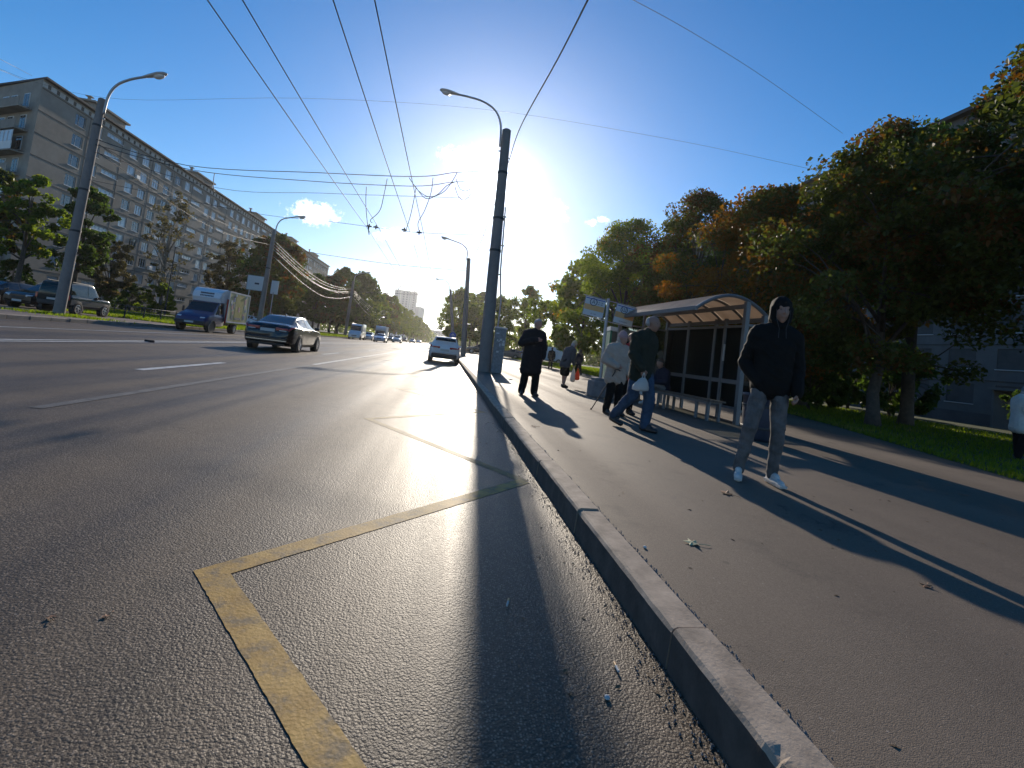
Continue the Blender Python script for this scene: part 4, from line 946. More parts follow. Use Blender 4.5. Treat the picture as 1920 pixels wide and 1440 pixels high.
for z in (.3, 2.22):
    MB().box((-.285, 0, z), (.38, .035, .05)).build('rail', 'shsteel', sh); MB().box((-.84, SLn, z), (1.5, .035, .05)).build('rail', 'shsteel', sh)
nb = MB().box((-1.62+.0, SLn-.05, 1.55), (.2, .006, .3)).build('notice', 'paper', sh); MB().box((-.85, SLn-.045, 1.5), (.2, .006, .28)).build('notice', 'paper', sh)
MB().box((-.05, 1.3, 1.62), (.09, .01, .42)).build('sticker', 'paper', sh)
bn = thing('bench', 'long dark slatted bench inside the bus shelter', 'bench', (6.02, 9.85, SZ), R(3.7))
for i in range(4): MB().box((-.16+.105*i, 2.05, .45), (.085, 4.1, .035)).build('slat', 'benchw', bn)
for yv in (.12, .55, 2.0, 2.3, 3.6, 3.95):
    l = MB(); l.box((-.15, yv, .22), (.05, .06, .43)); l.box((.13, yv, .22), (.05, .06, .43)); l.box((0, yv, .415), (.36, .05, .03)); l.build('leg', 'shsteel', bn)
MB().box((-.15, 2.05, .40), (.04, 4.0, .05)).build('front_rail', 'shsteel', bn)
# litter bin
bnq = gp(1412, 826, SZ)
bi = thing('litter_bin', 'dark blue round litter bin beside the shelter post behind the hooded man', 'bin', (bnq.x+.15, bnq.y+.12, SZ))
MB().lathe([(.20, 0), (.24, .06), (.265, .5), (.27, .72), (.285, .73), (.285, .78), (.25, .785), (.235, .70), (.2, .2)], 20).build('body', 'binblue', bi, smooth=True)
for zz_ in (.2, .56): MB().lathe([(.268, zz_), (.274, zz_+.01), (.274, zz_+.03), (.268, zz_+.04)], 20).build('hoop', 'fence', bi)
# stop sign post
sb = gp(1128, 745, SZ)
st = thing('bus_stop_sign', 'leaning bus stop post with two white and orange route boards', 'sign', (sb.x, sb.y, SZ))
MB().bevbox((0, .05, .23), (.72, .62, .46), .04).build('base', 'cstone', st); MB().bevbox((0, .05, .5), (.6, .5, .10), .03).build('base_top', 'cstone', st)
stp = at_y(1141, 560, sb.y)-Vector((sb.x, sb.y, SZ)); MB().tube([(-.10, 0, .45), stp*.5+Vector((-.05, 0, .1)), stp], .045, 10).build('post', 'steelg', st)
def board(pxa, lab, letter):
    pts = [at_y(a, b, sb.y-.06)-Vector((sb.x, sb.y, SZ)) for a, b in pxa]       # tl, tr, br, bl
    o_, ex, ez = pts[3], (pts[2]-pts[3]), (pts[0]-pts[3]); ex.y = ez.y = 0
    W2, H2 = ex.length, ez.length; ex.normalize(); ez = Vector((-ex.z, 0, ex.x)) if ex.x > 0 else ez.normalized()
    ang = math.atan2(ex.z, ex.x)
    def rect(u0, u1, v0, v1, d):
        b = MB(); q = [o_+ex*(u*W2)+ez*(v*H2) for u, v in ((u0, v0), (u1, v0), (u1, v1), (u0, v1))]
        b.add([(p.x, p.y-d, p.z) for p in q]+[(p.x, p.y+.01, p.z) for p in q], [(0, 1, 2, 3), (7, 6, 5, 4), (0, 4, 5, 1), (1, 5, 6, 2), (2, 6, 7, 3), (3, 7, 4, 0)]); return b
    pan = rect(0, 1, 0, 1, .006).build('route_board', 'signw', st)
    fr = MB()
    for a, b, c, d in ((-.02, 1.02, -.02, 0), (-.02, 1.02, 1, 1.02), (-.02, 0, 0, 1), (1, 1.02, 0, 1)):
        q = rect(a, b, c, d, .014); fr.add(q.v, q.f)
    fr.build('frame', 'shsteel', pan)
    rect(0.01, .99, .30, .60, .009).build('orange_band', 'signo', pan); rect(.02, .98, .90, .95, .009).build('name_stripe', 'signblue', pan)
    rot = (R(90), -ang, 0)
    def tx(s, u, v, size, m='signb'):
        p = o_+ex*(u*W2)+ez*(v*H2); text('lettering', s, size, m, pan, (p.x, p.y-.011, p.z), rot)
    ring = MB(); cc = o_+ex*(.42*W2)+ez*(.76*H2); rr = .17*W2
    ring.tube([cc+Vector((math.cos(t)*rr, -.010, math.sin(t)*rr)) for t in np.linspace(0, 2*math.pi, 25)], .011, 5, cap=False); ring.build('emblem_ring', 'signb', pan)
    tx(letter, .42, .755, .15)
    if letter == 'А': tx('5  65  130', .74, .80, .045); tx('281  282', .76, .69, .045); tx('151  318', .5, .12, .045)
    else: tx('32  35', .78, .78, .05); tx('43', .78, .68, .05); tx('ОСТАНОВКА', .5, .12, .04)
board([(1097, 554), (1133, 563), (1129, 597), (1092, 588)], 'a', 'А')
board([(1153, 568), (1189, 577), (1184, 613), (1149, 603)], 'b', 'Ш')
for pxa, pxb in (((1095, 552), (1192, 577)), ((1090, 590), (1186, 615))):
    a, b = at_y(*pxa, sb.y)-Vector((sb.x, sb.y, SZ)), at_y(*pxb, sb.y)-Vector((sb.x, sb.y, SZ)); MB().tube([a, b], .012, 6).build('crossbar', 'steelg', st)
# kiosk behind the stop
kq = Vector((5.75, 15.1, SZ))
ko = thing('ticket_kiosk', 'small green and dark kiosk with a white top edge behind the bus stop sign', 'kiosk', kq, R(-8))
MB().box((0, 0, 1.02), (1.06, .9, 2.0)).build('body', 'kdark', ko); MB().box((-.56, 0, 1.05), (.06, .94, 2.0)).build('side_panel', 'kgreen', ko)
MB().add([(-.6, -.5, 2.05), (.62, -.5, 1.98), (.62, .5, 1.98), (-.6, .5, 2.05), (-.6, -.5, 2.18), (.62, -.5, 2.08), (.62, .5, 2.08), (-.6, .5, 2.18)], [(3, 2, 1, 0), (4, 5, 6, 7), (0, 1, 5, 4), (1, 2, 6, 5), (2, 3, 7, 6), (3, 0, 4, 7)]).build('roof', 'kwhite', ko)
MB().box((.1, -.455, 1.3), (.6, .012, .8)).build('window', 'glassdark', ko); MB().box((.1, -.47, .86), (.7, .1, .04)).build('counter', 'kwhite', ko)

# round blue sign on the far kerb post, billboard, lawn pole, fence
bs = at_y(849, 629, 40); t = thing('road_sign', 'round blue road sign with a white symbol beside the second lamp post', 'sign', (bs.x, 44, SZ))
q = at_y(849, 629, 44)-Vector((bs.x, 44, SZ)); 
MB().lathe([(.30, 0), (.30, .02)], 24, (q.x, 0, q.z), 'y').build('disc', 'signblue', t); MB().tube([(q.x, .05, 0), (q.x, .05, q.z+.3)], .03, 8).build('post', 'steelg', t)
ar = MB(); ar.box((q.x, -.012, q.z-.03), (.06, .012, .28)); ar.add([(q.x-.17, -.012, q.z+.02), (q.x, -.012, q.z+.2), (q.x+.17, -.012, q.z+.02), (q.x+.12, -.012, q.z-.03), (q.x, -.012, q.z+.1), (q.x-.12, -.012, q.z-.03)], [(0, 5, 4, 1), (1, 4, 3, 2)]); ar.build('symbol', 'signw', t)
MB().box((q.x, -.01, q.z-.62), (.42, .02, .42)).build('lower_plate', 'signw', t)
qa, qb = at_y(474, 521, 60), at_y(492, 532, 60); bbd = thing('billboard', 'white two panel billboard beside the far lamp post behind the truck', 'billboard', ((qa.x+qb.x)/2, 60, SZ))
MB().box((0, 0, qa.z-.7), (2.1, .12, 1.6)).build('panel', 'signw', bbd); MB().box((1.9, .3, qa.z-.9), (.8, .12, 1.6)).build('panel', 'signw', bbd); MB().box((0, -.08, qa.z-.75), (.5, .02, .2)).build('print', 'signb', bbd)
fr = MB(); fr.box((0, .02, qa.z+.13), (2.25, .14, .08)); fr.box((0, .02, qa.z-1.53), (2.25, .14, .08)); fr.box((-1.1, .02, qa.z-.7), (.08, .14, 1.7)); fr.box((1.1, .02, qa.z-.7), (.08, .14, 1.7)); fr.build('frame', 'steelg', bbd)
for xx in (-.8, .8, 1.9): MB().tube([(xx, .1, 0), (xx, .1, qa.z-1.5)], .06, 8).build('post', 'steelg', bbd)
for (px, X, h, lab) in ((307, -29, 7.5, 'thin dark pole on the lawn before the long block'),):
    y_ = y_for_px(X, px, SZ); pz = thing('lawn_pole', lab, 'pole', (X, y_, SZ)); MB().tube([(0, 0, 0), (0, 0, h)], [.07, .045], 8).build('pole', 'fence', pz); MB().tube([(0, 0, h-.1), (.5, 0, h+.1)], .03, 6).build('bracket', 'fence', pz)
fn = thing('lawn_fence', 'low dark pipe fence at the corner of the lawn by the green off-roader', 'fence', (-20.9, 34.5, SZ))
for i in range(7): MB().box((0, i*2.0, .4), (.06, .06, .85)).build('post', 'fence', fn)
for z in (.45, .8): MB().tube([(0, 0, z), (0, 12, z)], .022, 6).build('rail', 'fence', fn)
for i, (xx, ln) in enumerate(((-30, 26),)):
    f2 = thing('lawn_fence', 'long low fence at the back of the lawn before the bushes', 'fence', (xx, 36, SZ))
    for k in range(14): MB().box((0, k*2.0, .4), (.06, .06, .85)).build('post', 'fence', f2)
    for z in (.4, .8): MB().tube([(0, 0, z), (0, 26, z)], .022, 6).build('rail', 'fence', f2)

# ================================================================== vehicles
class Body:
    """body skin lofted along the car: S(y, t, side) gives a point of the skin; t 0 floor centre ... 8 roof centre"""
    def __init__(s, tab, sm=.10):
        tab = sorted(tab); s.T = np.array(tab, float); s.y0, s.y1 = s.T[0, 0], s.T[-1, 0]; s.sm = sm
    def par(s, y):
        ys = np.clip(y+np.array([-1, -.5, 0, .5, 1])*s.sm, s.y0, s.y1)
        return [float(np.mean(np.interp(ys, s.T[:, 0], s.T[:, k]))) for k in range(1, 6)]
    def ring(s, y):
        zb, w, zt, wr, zr = s.par(y); ze = max(zt+.006, zr-.055)
        return [(0, zb), (.80*w, zb), (.965*w, zb+.10), (w, zb+(zt-zb)*.55), (.985*w, zt-.05), (.945*w, zt), (min(.93*w, wr), ze), (wr*.80, zr-.010), (0, zr)]
    def S(s, y, t, side=1):
        r = s.ring(y); i = min(7, int(t)); f = t-i; p0, p1, p2, p3 = r[max(0, i-1)], r[i], r[i+1], r[min(8, i+2)]
        k = .5
        def cr(a, b, c, d): return b+(c-b)*f+ (f*(1-f))*((1-f)*(k*(c-a)-(c-b))-f*(k*(d-b)-(c-b)))
        return Vector((side*max(0, cr(p0[0], p1[0], p2[0], p3[0])), y, cr(p0[1], p1[1], p2[1], p3[1])))
    def skin(s, ny=46, per=3):
        b = MB(); ts = [i/per for i in range(8*per+1)]; m = 2*len(ts)-2
        ys = np.linspace(s.y0, s.y1, ny)
        for y in ys:
            row = [s.S(y, t) for t in ts]; row += [Vector((-p.x, p.y, p.z)) for p in row[1:-1][::-1]]; b.v += [tuple(p) for p in row]
        for i in range(ny-1):
            for j in range(m): a = i*m+j; c = i*m+(j+1) % m; b.f.append((a, a+m, c+m, c))
        b.f.append(tuple(range(m))); b.f.append(tuple((ny-1)*m+j for j in reversed(range(m)))); return b
    def patch(s, y0, y1, t0, t1, side=1, off=.006, n=8, k=7, both=False, skew0=0, skew1=0):
        b = MB(); rows = []
        tt = [t0+(t1-t0)*j/k for j in range(k+1)]
        lst = [(t, side) for t in tt]
        if both: lst = [(t, 1) for t in tt]+[(t, -1) for t in tt[:-1][::-1]]
        for i in range(n+1):
            row = []
            for (t, sd) in lst:
                fr = (t-t0)/(t1-t0); ya = y0+skew0*fr; yb = y1+skew1*fr; y = ya+(yb-ya)*i/n
                p = s.S(y, t, sd); e = .01; dy = s.S(min(s.y1, y+e), t, sd)-s.S(max(s.y0, y-e), t, sd); dt = s.S(y, min(8, t+.03), sd)-s.S(y, max(0, t-.03), sd)
                nn = dy.cross(dt)*(1 if sd > 0 else -1)
                if t >= 7.97: nn = Vector((0, -dy.z, abs(dy.y)))
                if nn.length > 1e-9: nn.normalize()
                if nn.dot(Vector((p.x, 0, p.z-.6))) < 0: nn = -nn
                row.append(p+nn*off)
            rows.append(row)
        m = len(lst)
        for r in rows: b.v += [tuple(p) for p in r]
        for i in range(n):
            for j in range(m-1): a = i*m+j; b.f.append((a, a+1, a+m+1, a+m))
        return b
WHEELS = {}
def wheel(par, x, y, r, w=.21, spokes=5):
    side = 1 if x > 0 else -1; key = (r, w, spokes)
    if key not in WHEELS:
        t = MB().lathe([(r*.62, -w/2), (r*.92, -w/2), (r, -w/2+.035), (r, w/2-.035), (r*.92, w/2), (r*.66, w/2), (r*.62, w/2-.04)], 26, ax='x').build('tmp', 'rubber', smooth=True); tm = t.data; bpy.data.objects.remove(t)
        q = MB(); q.lathe([(r*.64, w/2-.06), (r*.64, w/2-.005), (r*.57, w/2+.0), (r*.55, w/2-.05)], 26, ax='x', cap=False)
        for k in range(spokes):
            a = 2*math.pi*k/spokes; ca, sa = math.cos(a), math.sin(a); d = .035
            q.add([(w/2-.01, -sa*d+ca*.05, ca*d+sa*.05), (w/2-.01, sa*d+ca*.05, -ca*d+sa*.05), (w/2-.015, sa*d*1.4+ca*r*.58, -ca*d*1.4+sa*r*.58), (w/2-.015, -sa*d*1.4+ca*r*.58, ca*d*1.4+sa*r*.58)], [(0, 1, 2, 3)])
        q.lathe([(.001, w/2+.005), (.07, w/2), (.07, w/2-.05)], 12, ax='x', cap=False); q = q.build('tmp', 'rim'); qm = q.data; bpy.data.objects.remove(q)
        h = MB().lathe([(.001, w/2-.062), (r*.63, w/2-.062)], 20, ax='x', cap=False).build('tmp', 'plastic'); hm = h.data; bpy.data.objects.remove(h)
        WHEELS[key] = (tm, qm, hm)
    tm, qm, hm = WHEELS[key]
    o = inst('wheel', tm, par, (x, y, r), 0 if side > 0 else math.pi); inst('rim', qm, o); inst('brake_disc', hm, o); return o
SEDAN = [(-2.42, .46, .70, .74, .58, .80), (-2.39, .36, .80, .90, .68, .97), (-2.28, .30, .87, .98, .72, 1.045), (-2.1, .26, .90, .985, .70, 1.06), (-1.75, .21, .925, .98, .68, 1.08), (-.95, .19, .93, .965, .58, 1.40), (-.25, .19, .93, .955, .59, 1.465), (.3, .19, .93, .945, .60, 1.43),
         (1.2, .19, .93, .94, .70, 1.01), (1.85, .2, .92, .86, .72, .90), (2.2, .24, .86, .76, .66, .80), (2.36, .3, .76, .66, .56, .70), (2.42, .4, .64, .58, .5, .62)]
SUV = [(-2.2, .55, .72, .86, .60, .95), (-2.16, .42, .84, .98, .66, 1.10), (-2.02, .32, .905, 1.06, .64, 1.36), (-1.75, .26, .92, 1.06, .60, 1.585), (-.8, .24, .925, 1.04, .62, 1.625), (.2, .24, .925, 1.02, .62, 1.60), (1.1, .24, .925, 1.0, .70, 1.10), (1.75, .26, .91, .95, .72, 1.0), (2.08, .3, .86, .84, .66, .9), (2.22, .4, .74, .7, .58, .76)]
HATCH = [(-2.1, .5, .68, .84, .58, .92), (-2.06, .38, .80, .95, .64, 1.06), (-1.9, .28, .86, 1.0, .62, 1.3), (-1.6, .22, .88, 1.0, .58, 1.45), (-.6, .2, .885, .97, .6, 1.50), (.25, .2, .885, .95, .6, 1.47), (1.15, .2, .885, .94, .68, 1.02), (1.7, .22, .87, .87, .68, .92), (2.02, .28, .8, .76, .6, .8), (2.12, .4, .68, .64, .52, .68)]
JEEP = [(-1.95, .62, .78, .95, .70, 1.05), (-1.92, .48, .86, 1.06, .76, 1.5), (-1.84, .42, .88, 1.08, .74, 1.78), (-1.2, .40, .89, 1.08, .72, 1.86), (-.2, .40, .89, 1.06, .72, 1.85), (.25, .40, .89, 1.06, .72, 1.80), (.85, .40, .89, 1.05, .76, 1.13), (1.6, .42, .88, 1.02, .76, 1.08), (1.85, .46, .84, .94, .72, 1.0), (1.95, .56, .76, .82, .66, .88)]
VAN = [(-2.75, .42, .88, 1.1, .80, 2.3), (-2.72, .34, .96, 1.2, .86, 2.52), (-2.4, .30, .98, 1.25, .86, 2.56), (0, .3, .98, 1.25, .86, 2.56), (.9, .3, .98, 1.22, .84, 2.50), (1.25, .3, .98, 1.2, .82, 2.36), (2.05, .3, .97, 1.15, .86, 1.32), (2.5, .34, .93, 1.0, .82, 1.08), (2.7, .42, .84, .8, .7, .88)]
CARS = {}
def make_car(kind, paint_m, lower=None):
    T = dict(sedan=SEDAN, suv=SUV, hatch=HATCH, jeep=JEEP, van=VAN)[kind]; B = Body(T); root = bpy.data.objects.new('tmpcar', None); COL.objects.link(root)
    sk = B.skin().build('body', paint_m, root, smooth=True); smooth_angle(sk, 50)
    half = B.y1
    if kind == 'sedan': cw, rs, re, db, wb, r = 1.10, .34, -.98, -1.72, (1.45, -1.36), .335
    elif kind == 'suv': cw, rs, re, db, wb, r = 1.03, .25, -1.80, -2.04, (1.38, -1.30), .36
    elif kind == 'hatch': cw, rs, re, db, wb, r = 1.08, .28, -1.66, -1.94, (1.30, -1.25), .31
    elif kind == 'jeep': cw, rs, re, db, wb, r = .80, .28, -1.86, -1.905, (1.22, -1.18), .37
    else: cw, rs, re, db, wb, r = 1.98, 1.28, None, None, (1.75, -1.75), .36
    B.patch(rs+.05, cw-.03, 6.35, 8, both=True, off=.006).build('windscreen', 'glassdark', root, smooth=True)
    if re is not None:
        B.patch(db+.03, re-.02, 6.4 if kind == 'sedan' else 6.2, 8, both=True, off=.007).build('rear_window', 'glassdark', root, smooth=True)
    def side(y0, y1, sk0=0, sk1=0, nm='side_window'):
        for s in (1, -1): B.patch(y0, y1, 5.14, 5.93, s, .006, both=False, skew0=sk0, skew1=sk1).build(nm, 'glassdark', root, smooth=True)
    if kind == 'sedan': side(-.28, .98, 0, -.42); side(-1.25, -.36, .12, 0); side(-1.62, -1.33, .28, .10)
    elif kind == 'suv': side(-.32, .92, 0, -.45); side(-1.2, -.40); side(-1.75, -1.28, -.02, 0)
    elif kind == 'hatch': side(-.3, .95, 0, -.45); side(-1.2, -.38); side(-1.68, -1.28, 0, 0)
    elif kind == 'jeep': side(-.35, .70, 0, -.3); side(-1.75, -.45)
    else: side(.95, 1.85, 0, -.5)
    for s in (1, -1):
        for yw in wb:
            x = s*(B.par(yw)[1]-.085)
            MB().lathe([(r+.055, -.12), (r+.055, .093), (r+.045, .10), (.01, .096)], 26, (x, yw, r), 'x').build('wheel_arch', 'plastic', root) if s > 0 else MB().lathe([(.01, -.096), (r+.045, -.10), (r+.055, -.093), (r+.055, .12)], 26, (x, yw, r), 'x').build('wheel_arch', 'plastic', root)
            wheel(root, x+s*.02, yw, r, .2, 5 if kind != 'sedan' else 7)
        # mirror, handles, door gaps
        p = B.S(cw-.25, 5, s); MB().bevbox((p.x+s*.10, p.y-.05, p.z+.07), (.2, .11, .14), .03).build('mirror', paint_m, root)
        for yh in ((-.2, -1.05) if kind not in ('jeep', 'van') else ((-.25,) if kind == 'jeep' else (1.0,))):
            p = B.S(yh, 4, s); MB().bevbox((p.x+s*.012, yh, p.z-.04), (.03, .2, .03), .008).build('door_handle', 'chrome' if kind == 'sedan' else paint_m, root)
        for yg in ((1.02, -.32, -1.28) if kind in ('sedan', 'suv', 'hatch') else ((.72, -.42) if kind == 'jeep' else (1.7, .85, -.3))):
            g = B.patch(yg-.006, yg+.006, 2.2, 5.0, s, .003, n=1, k=9); g.build('door_gap', 'plastic', root)
        B.patch(-half+.25, half-.25, 1.2, 2.1, s, .005, n=20, k=3).build('sill', 'plastic', root)
    yr, yf = -half, half; w0 = B.par(yr+.12)[1]
    zl = {'sedan': .86, 'suv': .93, 'hatch': .92, 'jeep': .95, 'van': 1.05}[kind]
    for s in (1, -1):
        if kind in ('sedan', 'suv', 'hatch'):
            B.patch(yr+.02, yr+.42, 4.05, 5.1, s, .012, n=6, k=4).build('tail_light', 'redlamp', root)
            l = MB().bevbox((s*(w0*.60), yr+.035, zl), (w0*.52, .10, .12), .03, s*R(8)).build('tail_light', 'redlamp', root)
            MB().bevbox((s*(w0*.66), yr+.0, zl-.05), (w0*.30, .10, .025), .008, s*R(8)).build('lamp_strip', 'clearlamp', l)
        else:
            MB().bevbox((s*(w0-.06), yr+.01, zl), (.12, .06, .3 if kind == 'jeep' else .5), .02).build('tail_light', 'redlamp', root)
        wf = B.par(yf-.15)[1]; zf = B.par(yf-.12)[2]
        MB().bevbox((s*wf*.70, yf-.10, zf-.05), (wf*.42, .16, .14), .04, -s*R(22)).build('headlight', 'clearlamp', root)
    wr_ = B.par(yr+.2)[1]
    MB().bevbox((0, yr+.06, .44 if kind != 'jeep' else .58), (wr_*1.72, .18, .26), .06).build('rear_bumper', 'plastic' if kind in ('suv', 'jeep') else paint_m, root)
    MB().bevbox((0, yf-.10, .42 if kind != 'jeep' else .58), (B.par(yf-.2)[1]*1.8, .2, .24), .06).build('front_bumper', paint_m if kind not in ('jeep',) else 'carsilver', root)
    MB().box((0, yr-.035, .50 if kind == 'sedan' else .80), (.52, .012, .115)).build('number_plate', 'plate', root) if kind != 'sedan' else MB().box((0, yr-.01, .80), (.52, .012, .115)).build('number_plate', 'plate', root)
    MB().bevbox((0, yf-.02, .62), (B.par(yf-.2)[1]*.9, .06, .14), .02).build('grille', 'plastic', root)
    MB().box((0, yf+.012, .44), (.52, .012, .115)).build('number_plate', 'plate', root)
    if kind == 'sedan':
        MB().box((0, yr-.02, .42), (1.45, .03, .025)).build('chrome_strip', 'chrome', root); MB().bevbox((0, -.55, 1.475), (.05, .2, .07), .02).build('aerial_fin', paint_m, root)
        MB().bevbox((0, yr+.08, .30), (1.3, .12, .14), .03).build('diffuser', 'plastic', root)
    if kind == 'suv':
        for s in (1, -1): MB().tube([(s*.60, .2, 1.64), (s*.60, -1.6, 1.64)], .018, 6).build('roof_rail', 'chrome', root)
        MB().bevbox((0, yr+.08, 1.55), (1.15, .3, .04), .015).build('roof_spoiler', paint_m, root); MB().bevbox((0, yr-.03, .60), (1.5, .04, .03), .01).build('chrome_strip', 'chrome', root)
    if kind == 'jeep':
        for s in (1, -1): B.patch(-half+.15, half-.15, 2.2, 3.35, s, .009, n=24, k=4).build('side_cladding', 'carsilver', root, smooth=True)
        for s in (1, -1): MB().tube([(s*.66, .1, 1.88), (s*.66, -1.6, 1.9)], .02, 6).build('roof_rail', 'fence', root)
    if kind == 'van':
        for s in (1, -1): B.patch(-1.9, .75, 5.2, 5.55, s, .004).build('side_moulding', 'boxwhite', root)
    return root
def copy_tree(o, parent=None):
    c = o.copy(); COL.objects.link(c); c.parent = parent
    for ch in o.children: copy_tree(ch, c)
    return c
def car(kind, paint_m, label, cat, x, y, z, heading, group=None, sc=1., name=None):
    key = (kind, paint_m)
    if key in CARS: root = copy_tree(CARS[key])
    else: root = make_car(kind, paint_m); CARS[key] = root
    root.name = name or {'sedan': 'sedan_car', 'suv': 'crossover_car', 'hatch': 'hatchback_car', 'jeep': 'off_road_car', 'van': 'van'}[kind]
    root.location = (x, y, z); root.rotation_euler = (0, 0, heading); root.scale = (sc,)*3
    for k in ('label', 'category', 'group'):
        if k in root: del root[k]
    tag(root, label, cat, group); return root
# black saloon driving away in the near lane
rw = gp(555, 661); fw = gp(591, 659.4); car('sedan', 'carblack', 'shiny black saloon car driving away in the lane next to the centre line', 'car', rw.x-.86, rw.y+1.36, 0, R(0.5))
# white crossover parked at the kerb
yc = 27.2; car('suv', 'carwhite', 'white crossover car parked at the near kerb before the second lamp post', 'car', -.02, yc+2.3, 0, 0, sc=.94)
# parked on the far verge
jq = gp(143, 593, SZ); car('jeep', 'cargreen', 'dark green and silver three door off-roader parked on the far verge', 'car', -21.0, 30.4, SZ, R(2), sc=.92)
car('suv', 'cargrey', 'dark grey crossover parked nose to the viewer behind the tall lamp post', 'car', -23.5, 31.9, SZ, R(178), sc=.92)
car('hatch', 'cargrey', 'grey hatchback parked on the far verge, farthest from the lawn', 'car', -26.3, 32.2, SZ, R(178), sc=.94)
# oncoming and far traffic
FT = 'far traffic and parked cars'
car('van', 'carwhite', 'white high roof van standing at the far kerb beyond the black saloon', 'van', -14.6, 82, 0, R(180), FT)
car('sedan', 'carblue', 'pale blue saloon coming toward the viewer beyond the centre line', 'car', -11.0, 84, 0, R(180), FT)
car('hatch', 'carwhite', 'white hatchback half hidden behind the white van', 'car', -14.4, 93, 0, R(180), FT)
for i, (x, y, k, m, lab) in enumerate(((-11.0, 112, 'suv', 'carwhite', 'white crossover coming on behind the pale blue saloon'), (-14.3, 128, 'hatch', 'carsilver', 'silver hatchback behind the far box truck'), (-14.3, 140, 'sedan', 'carsilver', 'silver saloon parked far along the far kerb'), (-11.2, 165, 'hatch', 'carwhite', 'far white hatchback in the oncoming lane'), (-14.3, 170, 'suv', 'cargrey', 'far grey crossover at the far kerb'),
        (-11.2, 205, 'sedan', 'carblue', 'very far pale blue saloon in the oncoming lane'), (-14.4, 150, 'suv', 'carwhite', 'far white crossover parked under the avenue trees'), (-1.5, 88, 'sedan', 'carsilver', 'silver saloon parked ahead of the white crossover'), (-1.2, 104, 'hatch', 'cargrey', 'grey hatchback far ahead at the near kerb'))):
    car(k, m, lab, 'car', x, y, 0, R(180) if x < -8 else 0, FT)
for i, (x, y, k, m, lab) in enumerate(((-27.5, 70, 'hatch', 'carwhite', 'white hatchback in the yard under the corner maple'), (-27.5, 76, 'suv', 'carsilver', 'silver crossover in the yard beside the avenue trees'), (-28, 83, 'sedan', 'carblack', 'black saloon parked in the yard among the avenue trees'), (-28, 91, 'hatch', 'carsilver', 'silver hatchback at the end of the yard row'))):
    car(k, m, lab, 'car', x, y, SZ, R(75), 'cars parked in the yard behind the avenue trees')
for i, (x, y, k, m, lab) in enumerate(((9.5, 74, 'hatch', 'carsilver', 'silver hatchback parked under the trees past the cabinet'), (12.3, 75, 'sedan', 'carblue', 'pale blue saloon parked beside the silver hatchback under the trees'), (5.5, 77, 'suv', 'carblack', 'black crossover parked between the two near lamp posts'), (16.5, 77, 'van', 'carwhite', 'white van parked under the trees behind the man in the coat'))):
    car(k, m, lab, 'car', x, y, SZ, R(90), 'cars parked across the pavement under the trees')

